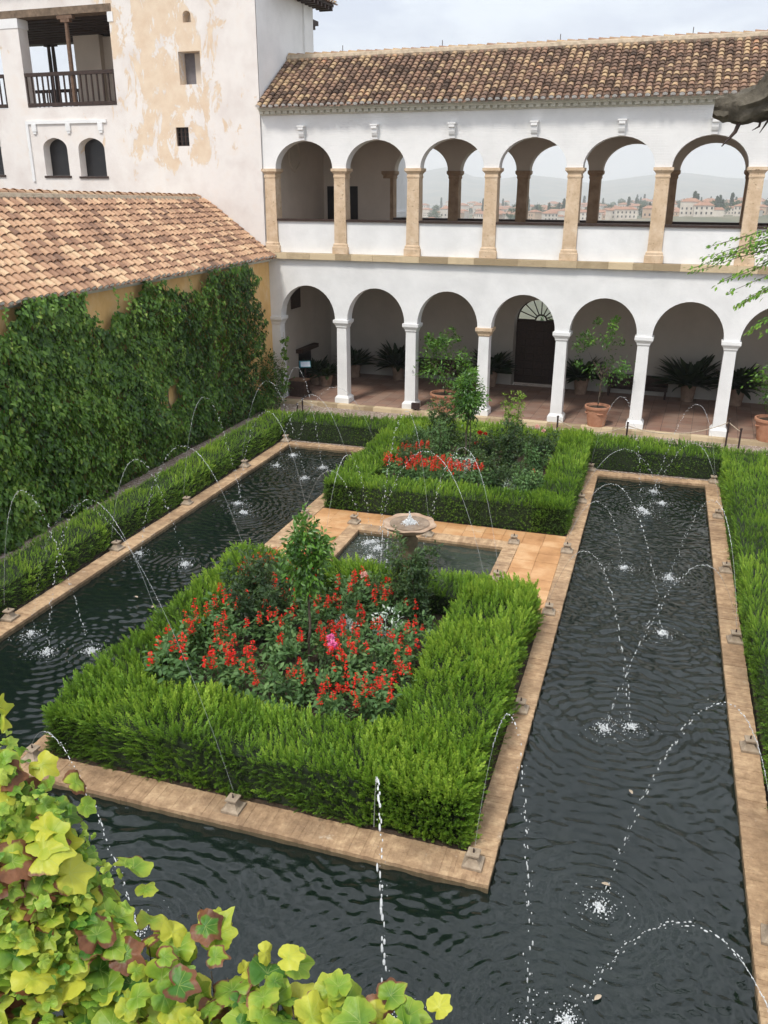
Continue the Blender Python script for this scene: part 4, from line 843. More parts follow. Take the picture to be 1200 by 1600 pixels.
R(85, 1.25, M['salvia_leaf'], 7.4, -6.7, 'green leafy bush left of the small tree in the far bed', .5, n=900, w=.35)
R(86, 1.0, M['rose_leaf'], 8.45, -6.5, 'rose bush with red blooms beside the small tree of the far bed', .4, [(.0, 0, 1.08, .06, M['red']), (.13, .05, 1.05, .05, M['red']), (-.1, .1, .78, .05, M['red'])], n=380, w=.2)
rg2 = random.Random(8)
for k, (x, y) in enumerate([(6.7, -5.2), (7.9, -5.5), (8.5, -5.7), (9.9, -6.8), (9.0, -7.6), (8.6, -7.1), (7.8, -7.2), (6.6, -6.0), (9.6, -5.0), (9.9, -8.3), (9.3, -8.2)]):
    o = R(140 + k, rg2.uniform(.65, 1.0), M['rose_leaf' if k % 3 else 'salvia_leaf'], x, y, 'leafy green bush without blooms filling the flower bed nearest the arcade', rg2.uniform(.4, .6), n=900, w=.36); o['group'] = 'bushes without blooms in the far bed'
def silver(seed, x, y, s, label):
    r = np.random.default_rng(seed); o = thing('silver_plant', label, 'silver leaved plant'); c = Cat(); foliage_blob(c, LEAF2, (0, 0, .42), (.2, .2, .25), 330, .06, r, .5, .2, 14, .3, .8); c.build('leaves', M['silver_leaf'], o)
    mb = MB()
    for k in range(6): a = k; mb.tube([(0, 0, 0), (.12 * math.cos(a), .12 * math.sin(a), .5)], .006, 4, .5)
    mb.build('stems', M['silver_leaf'], o); place(o, x, y, .2, 0, s)
silver(91, 8.38, -16.05, 1.05, 'silver leaved plant left of the pink roses in the nearest bed'); silver(92, 8.92, -15.6, 1.1, 'larger silver leaved plant in the centre right of the nearest bed')
silver(93, 8.25, -7.5, 1.25, 'silver leaved plant among the red flowers of the far bed'); silver(94, 9.55, -8.2, .9, 'low silver leaved plant at the front right of the far bed')
def small_tree(seed, x, y, zb, z0, z1, w, label, n=1500, leaf=.085, twin=False):
    r = np.random.default_rng(seed); o = thing('orange_tree', label, 'tree', (x, y, zb), garden=True); mb = MB(); limb_tree(mb, (0, 0, 0), (.03, .02, z0 - zb + .15), .022, .017, 9, w * .5, r)
    if twin: limb_tree(mb, (.12, .05, 0), (.1, .04, z0 - zb + .1), .013, .01, 3, w * .3, r)
    mb.build('trunk', M['bark'], o, smooth=True); c = Cat(); h = z1 - z0
    foliage_blob(c, LEAF2, (.02, .02, z0 - zb + h * .42), (w * .42, w * .42, h * .42), int(n * 1.5), leaf, r, .40, .17, 30, .2, .5, .3, .40); foliage_blob(c, LEAF2, (.0, .0, z0 - zb + h * .78), (w * .25, w * .25, h * .26), int(n * .2), leaf, r, .60, .15, 9, .2, .6, 0, .4)
    c.build('crown', M['orange_leaf'], o)
small_tree(101, 8.0, -16.5, .2, 1.62, 2.75, .66, 'small orange tree standing in the middle of the nearest flower bed', 1500)
small_tree(102, 8.2, -7.0, .2, 1.85, 3.05, .85, 'small orange tree with a thin trunk in the far flower bed', 1600, .09, True)
# ------------------------------------------------------------------ stone nozzles and water jets
def nozzle0():
    o = thing('fountain_nozzle', 'x', 'fountain nozzle'); mb = MB(); square_stack(mb, 0, 0, [(.135, .135, -.004), (.135, .135, .035), (.10, .10, .055), (.05, .05, .13), (.07, .07, .15), (.085, .085, .165), (.085, .085, .19)]); mb.build('pedestal', M['nozzle'], o)
    mb = MB(); mb.tube([(0, 0, .19), (0, 0, .25)], [.014, .010], 6, .5); mb.build('spout', M['iron'], o); return o
NZ = nozzle0()
nz = [(2.30, -16.15), (2.30, -13.0), (2.30, -10.2), (2.30, -7.2), (2.34, -4.62), (11.08, -4.62), (11.08, -7.15), (11.09, -10.25), (11.09, -13.05), (11.1, -16.15), (11.08, -19.24), (8.17, -19.26), (5.26, -19.2),
      (5.26, -16.1), (5.26, -13.05), (5.26, -10.1), (5.26, -7.15), (5.26, -5.1), (14.12, -4.65), (14.12, -7.2), (14.13, -10.25), (14.13, -13.1), (14.13, -16.1), (14.13, -19.3), (6.42, -10.1), (6.45, -11.85), (9.98, -10.12), (9.98, -12.0), (8.16, -10.28)]
def where(x, y):
    if x < 3: return 'on the outer edging of the left pool'
    if x > 14: return 'on the outer edging of the right pool'
    if 6 < x < 10.5 and y > -13: return 'on the edging of the small centre pool'
    if y < -19: return 'on the front edging below the large hedge'
    return 'on the island edging beside the right pool' if x > 10 else 'on the island edging beside the left pool'
for i, (x, y) in enumerate(nz):
    o = NZ if i == 0 else copy_tree(NZ); place(o, x, y, .004, rr.uniform(-.08, .08), rr.uniform(.80, .92))
    lab(o, 'small stone pyramid fountain nozzle ' + where(x, y), 'stone fountain nozzles ' + where(x, y))
OCT = (np.array([(1, 0, 0), (-1, 0, 0), (0, 1, 0), (0, -1, 0), (0, 0, 1), (0, 0, -1)], float), np.array([(0, 2, 4), (2, 1, 4), (1, 3, 4), (3, 0, 4), (2, 0, 5), (1, 2, 5), (3, 1, 5), (0, 3, 5)]))
def sphere_t():
    V = [(0, 1, 0)]; 
    for e in (.55, -.55):
        for k in range(6): a = math.pi * k / 3 + (0 if e > 0 else .52); V.append((math.cos(a) * .84, e, math.sin(a) * .84))
    V.append((0, -1, 0)); Q = [(0, 1 + k, 1 + (k + 1) % 6) for k in range(6)] + [(7 + k, 13, 7 + (k + 1) % 6) for k in range(6)]
    for k in range(6): k2 = (k + 1) % 6; Q += [(1 + k, 7 + k, 1 + k2), (1 + k2, 7 + k, 7 + k2)]
    return np.array(V), np.array(Q)
BEAD = sphere_t()
def jet(i, N, L, h, th=1.0):
    r = np.random.default_rng(500 + i); N3 = np.array([N[0], N[1], .25]); L3 = np.array([L[0], L[1], -.10]); f = lambda t: N3 + (L3 - N3) * t[:, None] + np.array([0, 0, 1]) * (4 * h * t * (1 - t))[:, None]
    wv = where(*N); o = thing('water_jet', 'thin arching water jet rising from the nozzle ' + wv, 'water jet', (N[0], N[1], 0), garden=True, group='water jets rising ' + wv.replace('on the', 'from the'))
    org = np.array([N[0], N[1], 0]); t0 = .36
    mb = MB(); tt = np.linspace(0, t0 + .04, 16); mb.tube([tuple(p) for p in f(tt) - org], .0032 * th, 5, .5); mb.build('thread', M['thread'], o)
    t = [.22]; 
    while t[-1] < 1: v = math.sqrt(np.sum((L3 - N3)[:2] ** 2) + (4 * h * (1 - 2 * t[-1])) ** 2); t.append(t[-1] + r.uniform(.016, .062) * (.55 + 1.0 * t[-1]) / v)
    t = np.array([q for q in t if q < 1]); P = f(t) - org; T = nrm(f(t + .01) - f(t)); n = len(t); P = P + r.normal(size=(n, 3)) * (.002 + .020 * t ** 2)[:, None]
    s = th * r.uniform(.0042, .0085, n) * (.7 + .5 * t); sz = np.stack([s, s * r.uniform(1.4, 3.8, n), s], 1); a = inst(*BEAD, P, T, r.normal(size=(n, 3)), sz, r.random(n))
    m = int(n * .55); k = r.integers(n // 3, n, m); s2 = r.uniform(.002, .0045, m); b = inst(*BEAD, P[k] + r.normal(size=(m, 3)) * .022, T[k], r.normal(size=(m, 3)), np.stack([s2, s2 * 1.6, s2], 1), r.random(m))
    c = Cat(); c.add(*a); c.add(*b); c.build('droplets', M['drop'], o, smooth=True)
    if abs(L[0] - 8.2) > .4 or L[1] < -14:
        k = int(r.integers(110, 230)); q = np.abs(r.normal(size=k)) * .085; a_ = r.uniform(0, 6.28, k); P = np.stack([L[0] + q * np.cos(a_), L[1] + q * np.sin(a_), -.10 + np.abs(r.normal(size=k)) * .035 * np.exp(-q / .12)], 1) - org
        s = r.uniform(.004, .018, k) * np.exp(-q / .3); c = Cat(); c.add(*inst(*BEAD, P, r.normal(size=(k, 3)) + [0, 0, 1.0], r.normal(size=(k, 3)), np.stack([s, s * .8, s], 1), r.random(k)))
        k = 40; a_ = r.uniform(0, 6.28, k); q = r.uniform(.1, .42, k); P = np.stack([L[0] + q * np.cos(a_), L[1] + q * np.sin(a_), np.full(k, -.103)], 1) - org; s = r.uniform(.004, .009, k)
        c.add(*inst(*BEAD, P, r.normal(size=(k, 3)), r.normal(size=(k, 3)), s, r.random(k))); c.build('splash', M['drop'], o, smooth=True)
for i, (N, L, h) in enumerate(JETS): jet(i, N, L, h, .45 if h > 2.9 else (1.7 if i == 27 else .9))
# stone bowl on its pedestal in the centre pool
o = thing('stone_bowl', 'shallow scalloped stone bowl on a dark pedestal in the small centre pool', 'fountain bowl', (8.24, -12.0, -.12), garden=True)
mb = MB(); mb.lathe([(.24, -.9), (.24, .02), (.20, .06), (.15, .12), (.13, .3), (.155, .55), (.17, .72), (.12, .80), (.13, .86)], seg=20, var=.5); mb.build('pedestal', M['bowl_leg'], o, smooth=True)
mb = MB(); wob = lambda a: 1 + .045 * math.cos(8 * a) + .02 * math.cos(3 * a + 1); mb.lathe([(.10, .86), (.26, .90), (.42, .98), (.49, 1.03), (.505, 1.06), (.49, 1.075), (.45, 1.07), (.36, 1.045), (.2, 1.01), (.02, 1.0)], seg=64, var=.5, wob=wob); mb.build('basin', M['bowl'], o, smooth=True)
mb = MB(); mb.lathe([(.385, 1.062), (.02, 1.064)], seg=40, var=.5, cap=False); mb.build('bowl_water', M['shallow'], o)
r = np.random.default_rng(7); k = 700; q = np.abs(r.normal(size=k)) * .07; a_ = r.uniform(0, 6.28, k); z = 1.06 + np.abs(r.normal(size=k)) * .09 * np.exp(-q / .06); P = np.stack([q * np.cos(a_), q * np.sin(a_), z], 1)
k2 = 120; a2 = r.uniform(2.2, 4.4, k2); zz = r.uniform(0, 1, k2); P = np.concatenate([P, np.stack([(.52 + .06 * (1 - zz)) * np.cos(np.round(a2 * 2.2) / 2.2), (.52 + .06 * (1 - zz)) * np.sin(np.round(a2 * 2.2) / 2.2), zz * 1.05 + .02], 1)]); s = r.uniform(.005, .014, len(P))
c = Cat(); c.add(*inst(*BEAD, P, np.tile([0, 0, 1.0], (len(P), 1)) + r.normal(size=P.shape) * .1, r.normal(size=P.shape), np.stack([s, s * 1.7, s], 1), r.random(len(P)))); c.build('bubbling_water', M['drop'], o, smooth=True)
# ------------------------------------------------------------------ pots, plants and furniture of the gallery
def pot(o, rt, rb, h, mat, handles=True, seg=28):
    mb = MB(); mb.lathe([(rb, 0), (rb + (rt - rb) * .5, h * .5), (rt * .96, h * .86), (rt * 1.06, h * .87), (rt * 1.09, h * .93), (rt * 1.07, h), (rt * .95, h), (rt * .92, h * .86)], seg=seg, var=.5, cap=False); p = mb.build('pot', mat, o, smooth=True)
    mb = MB(); mb.lathe([(rt * .93, h * .88), (.01, h * .90)], seg=seg, var=.5, cap=False); mb.build('soil', M['soil'], p)
    if handles:
        for a in (0.4, 3.54, 1.97, 5.11):
            mb = MB(); c, s = math.cos(a), math.sin(a); q = rt * .90; mb.tube([(q * c - s * .09, q * s + c * .09, h * .68), (q * 1.12 * c, q * 1.12 * s, h * .66), (q * c + s * .09, q * s - c * .09, h * .68)], [.018, .024, .018], 6, .5); mb.build('handle', mat, p)
def potted_tree(seed, x, y, pr, ph, z0, z1, w, label, n, dens_cl=22, leaf=.10, mat='orange_leaf', off=(0, 0), base=.42, cs=.34):
    r = np.random.default_rng(seed); o = thing('potted_tree', label, 'potted tree', (x, y, .1)); pot(o, pr, pr * .72, ph, M['terracotta'])
    mb = MB(); limb_tree(mb, (0, 0, ph * .88), (.05 + off[0] * .4, 0, z0 + .25), .032, .022, 12, w * .55, r)
    mb.build('trunk', M['bark'], o, smooth=True); c = Cat(); h = z1 - z0
    foliage_blob(c, LEAF2, (off[0], off[1], z0 + h * .42), (w * .5, w * .42, h * .45), int(n * .75), leaf, r, base, .17, dens_cl, .4, .5, .25, cs)
    for k in range(5): a = r.uniform(0, 6.28); foliage_blob(c, LEAF2, (off[0] + w * .3 * math.cos(a), w * .2 * math.sin(a), z0 + h * r.uniform(.6, .98)), (.15, .13, .26), int(n * .06), leaf, r, base + .12, .15, 6, .2, .6, 0, .4)
    c.build('crown', M[mat], o)
potted_tree(111, 10.86, .02, .36, .62, 1.30, 3.15, 1.65, 'potted lemon tree with sparse airy crown in front of the dark bench', 900, 17, .105, cs=.24)
potted_tree(112, 5.95, .15, .44, .60, .85, 2.5, 1.7, 'potted lemon tree with dense crown in a wide pot behind the far bed', 2000, 24, .10, base=.48)
potted_tree(113, 15.75, .05, .40, .66, .95, 2.75, 1.4, 'potted lemon tree at the right edge beyond the last white pillar', 1500, 20, .105, base=.48)
def aspidistra(seed, R0, h, ph, old=True, n=150):
    r = np.random.default_rng(seed); o = thing('potted_plant', 'x', 'potted plant'); pot(o, .27, .20, ph, M['old_pot'], False, 20); a = r.uniform(0, 6.28, n); e = r.uniform(.25, 1.35, n)
    P = np.stack([.12 * np.cos(a), .12 * np.sin(a), np.full(n, ph * .88)], 1); A = np.stack([np.cos(a) * np.cos(e), np.sin(a) * np.cos(e), np.sin(e)], 1); N = np.stack([-np.cos(a) * np.sin(e), -np.sin(a) * np.sin(e), np.cos(e)], 1) + r.normal(size=(n, 3)) * .3
    L = np.stack([r.uniform(.8, 1.3, n), r.uniform(.75, 1.1, n), r.uniform(.6, 1.1, n)], 1) * np.array([R0 * 1.1, R0, h * .7]); c = Cat(); c.add(*inst(*BLADE, P, A, N, L, .5 + .2 * r.normal(size=n))); c.build('leaves', M['aspidistra'], o); return o
for i, (x, y, R0, h, ph, l) in enumerate([(3.0, 4.25, 1.0, 1.1, .55, 'large dark leaved potted plant between the second and third white pillars'), (6.55, 4.3, .95, 1.05, .60, 'dark leaved potted plant left of the arched door'), (9.85, 4.25, .85, .9, .60, 'dark leaved potted plant left of the dark bench'),
     (13.45, 4.35, 1.15, 1.15, .60, 'broad dark leaved potted plant right of the dark bench'), (15.0, 4.3, .95, 1.1, .60, 'dark leaved potted plant behind the last white pillar'), (1.25, 4.1, .8, .95, .5, 'dark leaved potted plant behind the second white pillar'), (.42, 2.35, .7, .75, .45, 'dark leaved plant in a pale pot beside the wall niche'), (.85, 2.25, .62, .75, .42, 'dark leaved plant in a round pot near the gallery corner')]):
    o = aspidistra(120 + i, R0, h, ph, n=150 if R0 > .8 else 90); place(o, x, y, .1, i * .7, 1, False); lab(o, l)
def bench(x0, x1, y, label, hh=.62):
    o = thing('bench', label, 'bench', ((x0 + x1) / 2, y, .1)); w_ = (x1 - x0) / 2
    mb = MB(); mb.box(-w_, w_, -.05, .0, .18, .40); mb.box(-w_, w_, -.05, .0, .42, hh + .1); mb.build('backrest', M['wood_dark'], o); mb = MB(); mb.box(-w_, w_, -.50, -.052, .38, .43); mb.build('seat', M['wood_dark'], o)
    for x in (-w_ + .06, w_ - .06): mb = MB(); mb.box(x - .035, x + .035, -.48, -.41, .0, .379); mb.build('leg', M['wood_dark'], o); mb = MB(); mb.box(x - .035, x + .035, -.10, -.052, .0, .379); mb.build('leg', M['wood_dark'], o)
bench(10.75, 12.78, 4.7, 'long dark wooden bench against the back wall right of the potted tree'); bench(3.55, 5.75, 4.7, 'dark wooden bench behind the dense potted tree', .7)
# reading stand with its board
o = thing('information_stand', 'low reading stand with a blue edged white board inside the first arch', 'sign stand', (.62, .95, .1), .5)
mb = MB(); mb.tube([(0, 0, 0), (0, 0, .95)], .03, 8, .5); mb.box(-.2, .2, -.15, .15, .0, .03); mb.build('post', M['iron'], o)
T_ = Matrix.Translation((0, 0, 1.02)) @ Matrix.Rotation(R_(42), 4, 'X'); mb = MB(); mb.box(-.2, .2, -.14, .14, -.012, .012, T=T_); bd = mb.build('board', M['blue_board'], o)
mb = MB(); mb.box(-.15, .18, -.12, .10, .0125, .016, T=T_); mb.build('panel', M['paper'], bd)
o = thing('storage_box', 'low dark box at the foot of the first white pillar', 'box', (.62, .45, .1)); mb = MB(); mb.box(-.3, .3, -.2, .2, 0, .55); mb.build('body', M['wood_dark'], o); mb = MB(); mb.box(-.32, .32, -.22, .22, .552, .60); mb.build('lid', M['wood_brown'], o)
o = thing('floor_spotlight', 'small black floodlight beside the third white pillar', 'floodlight', (5.05, -.12, .1)); mb = MB(); mb.box(-.13, .13, -.05, .05, .04, .24); mb.build('housing', M['iron'], o); mb = MB(); mb.box(-.02, .02, -.03, .03, 0, .04); mb.build('bracket', M['iron'], o)
# rope barrier: iron posts with sagging rope
pp = [(1.85, -2.6, .62, 'short rusty iron barrier post left of the taller one by the gravel'), (2.07, -2.7, .85, 'rusty iron barrier post behind the left corner of the far hedge'), (6.97, -2.75, .50, 'rusty iron barrier post before the third white pillar'), (9.92, -2.6, .88, 'rusty iron barrier post before the fifth white pillar'),
      (11.85, -2.6, .86, 'rusty iron barrier post before the sixth white pillar'), (14.5, -2.1, 1.05, 'taller rusty iron post of the close pair by the last white pillar'), (14.82, -2.3, .86, 'shorter rusty iron post of the close pair by the last white pillar'), (15.72, -5.2, 1.02, 'rusty iron barrier post at the right edge behind the broad hedge')]
for x, y, h, l in pp:
    o = thing('barrier_post', l, 'barrier post', (x, y, -.03), garden=True); mb = MB(); mb.tube([(0, 0, 0), (0, 0, h)], .026, 7, .5); mb.build('post', M['iron'], o); mb = MB(); mb.lathe([(.035, h), (.03, h + .03), (.005, h + .04)], seg=8, var=.5); mb.build('finial', M['iron'], o)
for a, b in ((1, 2), (3, 4), (4, 5), (5, 6)):
    A_, B_ = Vector((pp[a][0], pp[a][1], pp[a][2] - .1)), Vector((pp[b][0], pp[b][1], pp[b][2] - .1)); mb = MB(); sag = .28 if (A_ - B_).length > 1 else .01
    mb.tube([A_.lerp(B_, k / 14) - Vector((0, 0, sag * 4 * (k / 14) * (1 - k / 14))) for k in range(15)], .012, 5, .5); ob = mb.build('barrier_rope', M['rope'], garden=True)
    tag(ob, ['', 'rope sagging along the gravel between the left and middle posts', '', 'rope sagging between the posts before the fifth and sixth pillars', 'rope sagging towards the pair of posts by the last white pillar', 'short taut rope joining the close pair of iron posts'][a], 'rope')
# a few fallen leaves on the water
for i, (x, y, l) in enumerate([(12.45, -19.0, 'brown fallen leaf on the water beside the largest splash'), (12.7, -17.4, 'brown fallen leaf floating in the middle of the right pool'), (12.55, -20.4, 'reddish fallen leaf floating near the front of the right pool'), (3.75, -14.6, 'brown fallen leaf floating in the left pool'), (4.3, -14.9, 'ochre fallen leaf floating in the left pool by the hedge')]):
    c = Cat(); c.add(*inst(*LEAF3, np.array([[0, 0, 0.0]]), np.array([[math.cos(i * 2.0), math.sin(i * 2.0), .1]]), np.array([[.1, 0, 1.0]]), np.array([.09]), [.5])); ob = c.build('fallen_leaf', M['mortar']); tag(ob, l, 'leaf'); place(ob, x, y, -.085)
# ------------------------------------------------------------------ foreground vine on the terrace wall below the camera
VX = lambda a: np.array(a)
def leaf_big(seed):
    """three lobed toothed leaf, two rings so that it can curl"""
    r = random.Random(seed); n = 56; V = [(0, 0, 0)]; uv = [(0, 0)]; ed = [0.0]
    def rad(a):  # a: angle from the tip direction (+y)
        x = abs(a) / math.pi; l = .74 * max(0, 1 - (x / .17)) + .0; main = .72 + .30 * math.exp(-(x / .085) ** 2) + .19 * math.exp(-((x - .30) / .075) ** 2) + .06 * math.exp(-((x - .62) / .09) ** 2)
        main *= (1 - .62 * math.exp(-((x - 1) / .10) ** 2)); return main * (1 + .025 * math.sin(a * 17 + seed)) * .58
    cu = r.uniform(.1, .65); fo = r.uniform(.05, .5); tw = r.uniform(-.2, .2); p1 = r.uniform(0, 6.28)
    for f in (.34, .68, 1.0):
        for k in range(n):
            a = 2 * math.pi * k / n; q = rad(a if a < math.pi else a - 2 * math.pi) * f; x, y = q * math.sin(a), q * math.cos(a)
            z = fo * abs(x) - cu * (x * x + y * y) * 1.5 - .22 * max(0, y) ** 2 + .07 * f * f * math.sin(3 * a + p1) + .03 * f * math.sin(5 * a + 2 * p1) + tw * x * y; V.append((x, y + .0, z)); uv.append((x, y)); ed.append(f)
    Q = []
    for k in range(0, n, 2): Q.append((0, 1 + k, 1 + (k + 1) % n, 1 + (k + 2) % n))
    for g in (0, 1):
        for k in range(n): k2 = (k + 1) % n; Q.append((1 + g * n + k, 1 + g * n + n + k, 1 + g * n + n + k2, 1 + g * n + k2))
    return np.array(V), np.array(Q), np.array(uv), np.array(ed)
BIG = [leaf_big(k) for k in range(7)]
def vine_leaves(name, mat, parent, P, A, N, size, r, dry):
    Vs, Qs, As, Us, Es, Ds, n0 = [], [], [], [], [], [], 0
    for k, (tv, tq, uv, ed) in enumerate(BIG):
        i = np.arange(k, len(P), len(BIG)); 
        if not len(i): continue
        V, Q, va = inst(tv, tq, P[i], A[i], N[i], size[i], np.clip(.5 + .24 * r.normal(size=len(i)), 0, 1)); Vs.append(V); Qs.append(Q + n0); n0 += len(V); As.append(va); Us.append(np.tile(uv, (len(i), 1))); Es.append(np.tile(ed, len(i))); Ds.append(np.repeat(dry[i], len(tv)))
    return mesh_np(name, np.concatenate(Vs), np.concatenate(Qs), mat, parent, {'var': np.concatenate(As), 'edge': np.concatenate(Es), 'dry': np.concatenate(Ds)}, True, uv=np.concatenate(Us))
# terrace wall that carries the vine
o = thing('terrace_wall', 'white terrace wall carrying the vine below the viewpoint', 'wall', (0, 0, 0)); mb = MB(); mb.box(8.6, 18, -25.75, -25.05, -.3, 4.2); mb.build('wall', M['white'], o); mb = MB(); mb.box(8.55, 18.05, -25.8, -25.0, 4.203, 4.28); mb.build('coping', M['kerb'], o)
def ridge_pt(u, v, r=None):
    """the vine heaps up on the wall: u along it from left (0) to right (1), v from the crest (0) down and back (1)"""
    crest = np.stack([np.interp(u, [0, .25, .5, .75, 1], [11.20, 11.66, 12.05, 12.42, 12.86]), np.interp(u, [0, .25, .5, .75, 1], [-24.70, -24.70, -24.70, -24.68, -24.62]), np.interp(u, [0, .12, .25, .36, .5, .75, 1], [5.54, 5.56, 5.27, 5.05, 5.04, 4.98, 4.93])], 1)
    back = crest + np.stack([.25 * v, -.55 * v, -.85 * v ** 1.25], 1); return back
o = thing('foreground_vine', 'sprawling vine with large yellow green lobed leaves, some browned and curled, in the near corner', 'vine', (12.0, -24.9, 4.28)); org = np.array([12.0, -24.9, 4.28]); r = np.random.default_rng(77)
n = 1150; u = r.uniform(.0, .9, n); v = r.uniform(0, 1, n) ** .9; u = np.where(v < .45, np.maximum(u, .22), u); P = ridge_pt(u, v) + r.normal(size=(n, 3)) * [.05, .06, .035] + (np.stack([u * 0, u * 0, .02 * np.sin(u * 40)], 1)); tc_ = nrm(CAM - P)
N = tc_ * .75 + np.array([0, .1, .7]) + r.normal(size=(n, 3)) * .38; A = np.stack([r.normal(size=n) * .6 + .25, .5 + .4 * r.normal(size=n), -.35 + .45 * r.normal(size=n)], 1); A = A - N * np.sum(A * nrm(N), 1, keepdims=True) * .8
vine_leaves('leaves', M['vine'], o, P - org, A, N, r.uniform(.055, .13, n), r, np.where(r.random(n) < .13, r.uniform(.45, .9, n), r.uniform(0, .25, n)))
ang = [(11.33, 5.80), (11.45, 5.62)]
mb = MB()
for k in range(26):
    u0 = r.uniform(.02, .98); a = ridge_pt(np.array([u0]), np.array([1.0]))[0] - org; b = ridge_pt(np.array([min(1, max(0, u0 + r.normal() * .08))]), np.array([.0]))[0] - org + np.array([0, 0, -.06]); m = (a + b) / 2 + np.array([r.normal() * .04, .10, .05])
    mb.tube([tuple(a), tuple(m), tuple(b)], [.006, .005, .002], 5, .5)
mb.build('stems', M['bark'], o)
o = thing('small_leaved_vine', 'mat of small bright green leaves beside the big leaved vine at the left edge', 'vine', (11.4, -24.75, 4.28)); org = np.array([11.4, -24.75, 4.28]); n = 1500
u = r.uniform(0, .30, n); v = r.uniform(.02, .42, n); P = ridge_pt(u, v) + r.normal(size=(n, 3)) * [.05, .05, .04] + [0, .03, .0]
N = nrm(CAM - P) * .8 + np.array([0, .1, .8]) + r.normal(size=(n, 3)) * .35; A = r.normal(size=(n, 3)) * .6 + [.2, .3, -.3]; vine_leaves('leaves', M['vine_small'], o, P - org, A, N, r.uniform(.022, .048, n), r, r.uniform(0, .2, n))
n = 22; u = r.uniform(0, .24, n); v = r.uniform(-.02, .3, n); P = ridge_pt(u, np.maximum(v, 0)) + r.normal(size=(n, 3)) * [.04, .04, .05] + [0, .05, .05]; vine_leaves('large_leaves', M['vine'], o, P - org, r.normal(size=(n, 3)) * .4 + [.5, .4, -.3], nrm(CAM - P) + r.normal(size=(n, 3)) * .35 + [0, 0, .5], r.uniform(.08, .14, n), r, r.uniform(0, .8, n))
mb = MB()
for k in range(16):
    a = ridge_pt(np.array([r.uniform(0, .3)]), np.array([.9]))[0] - org; b = ridge_pt(np.array([r.uniform(0, .3)]), np.array([.05]))[0] - org; mb.tube([tuple(a), tuple((a + b) / 2 + [0, .06, 0]), tuple(b)], [.006, .004, .002], 5, .5)
mb.build('stems', M['bark'], o)
# ------------------------------------------------------------------ dead cypress leaning in from the right, with a climber on it
def P3(*a): return [Vector(p) for p in a]
o = thing('dead_cypress', 'weathered dead tree trunk whose broken grey limb reaches in at the upper right', 'dead tree', (16.9, -16.9, 0)); B0 = Vector((16.9, -16.9, 0))
mb = MB(); n = 26; rg = random.Random(4)
def gnarl(mb, pts, rad, seg=18, amp=.18, seed=1, sub=6):
    r = np.random.default_rng(seed); pts = [Vector(p) for p in pts]; F = []; V = []; ctrl = []; rr_ = []
    for i in range(len(pts) - 1):
        for k in range(sub): f = k / sub; ctrl.append(pts[i].lerp(pts[i + 1], f)); rr_.append(rad[i] + (rad[i + 1] - rad[i]) * f)
    ctrl.append(pts[-1]); rr_.append(rad[-1])
    for _ in range(3): ctrl = [ctrl[0]] + [(ctrl[i - 1] + ctrl[i] * 2 + ctrl[i + 1]) / 4 for i in range(1, len(ctrl) - 1)] + [ctrl[-1]]
    m = len(ctrl); ph = r.uniform(0, 6.28, 4)
    for i, p in enumerate(ctrl):
        t = (ctrl[min(i + 1, m - 1)] - ctrl[max(i - 1, 0)]).normalized(); u = t.cross(Vector((0, 1, .2))).normalized(); v = u.cross(t)
        for k in range(seg):
            a = 2 * math.pi * k / seg; q = rr_[i] * (1 + amp * (.5 * math.sin(3 * a + ph[0] + i * .22) + .4 * math.sin(7 * a + ph[1] - i * .15) + .25 * math.sin(11 * a + i * .5 + ph[2])) + amp * .4 * r.normal()); V.append(p + (u * math.cos(a) + v * math.sin(a)) * q)
    for i in range(m - 1):
        for k in range(seg): k2 = (k + 1) % seg; F.append((i * seg + k, (i + 1) * seg + k, (i + 1) * seg + k2, i * seg + k2))
    e = len(V); V.append(ctrl[-1] - (ctrl[-1] - ctrl[-2]).normalized() * rr_[-1] * .5); F += [((m - 1) * seg + k, e, (m - 1) * seg + (k + 1) % seg) for k in range(seg)]; mb.add(V, F, .5)
gnarl(mb, [(0, 0, -.1), (.05, 0, 2.5), (-.05, .05, 5), (.1, 0, 7.5), (.0, .1, 9.5)], [.52, .42, .36, .30, .12], 22, .16, 3); mb.build('trunk', M['dead_wood'], o, smooth=True)
mb = MB(); gnarl(mb, [Vector((16.8, -16.9, 6.6)) - B0, Vector((15.2, -17.4, 7.7)) - B0, Vector((14.3, -17.75, 8.15)) - B0, Vector((13.75, -17.9, 7.90)) - B0, Vector((13.52, -17.9, 7.62)) - B0, Vector((13.30, -17.92, 7.56)) - B0, Vector((13.12, -17.92, 7.57)) - B0], [.22, .19, .17, .155, .14, .115, .075], 18, .22, 8); limb = mb.build('limb', M['dead_wood'], o, smooth=True)
for a, b, c, rr0 in (((13.34, -17.93, 7.47), (13.31, -17.93, 7.38), (13.22, -17.95, 7.27), .022), ((13.50, -17.9, 7.5), (13.49, -17.9, 7.42), (13.44, -17.92, 7.39), .012), ((13.56, -17.9, 7.53), (13.55, -17.9, 7.46), (13.50, -17.9, 7.37), .014), ((13.62, -17.9, 7.55), (13.60, -17.9, 7.47), (13.58, -17.9, 7.44), .02)):
    mb = MB(); mb.tube([tuple(Vector(q) - B0) for q in (a, b, c)], [rr0, rr0 * .8, rr0 * .2], 6, .5); mb.build('snag', M['wood_dark'], o)
o = thing('feathery_climber', 'fresh green climber with feathery sprays reaching in before the right end of the arcade', 'climbing plant', (16.3, -17.0, 0)); org = Vector((16.3, -17.0, 0)); r = np.random.default_rng(88); c = Cat(); mb = MB()
st = Vector((15.3, -17.6, 6.75)); mb.tube([(.3, .2, 0), (.15, .1, 2.5), (.2, -.1, 4.5), tuple((st - org) * .6 + Vector((0, 0, 2.6))), tuple(st - org)], [.04, .035, .03, .02, .012], 6, .5)
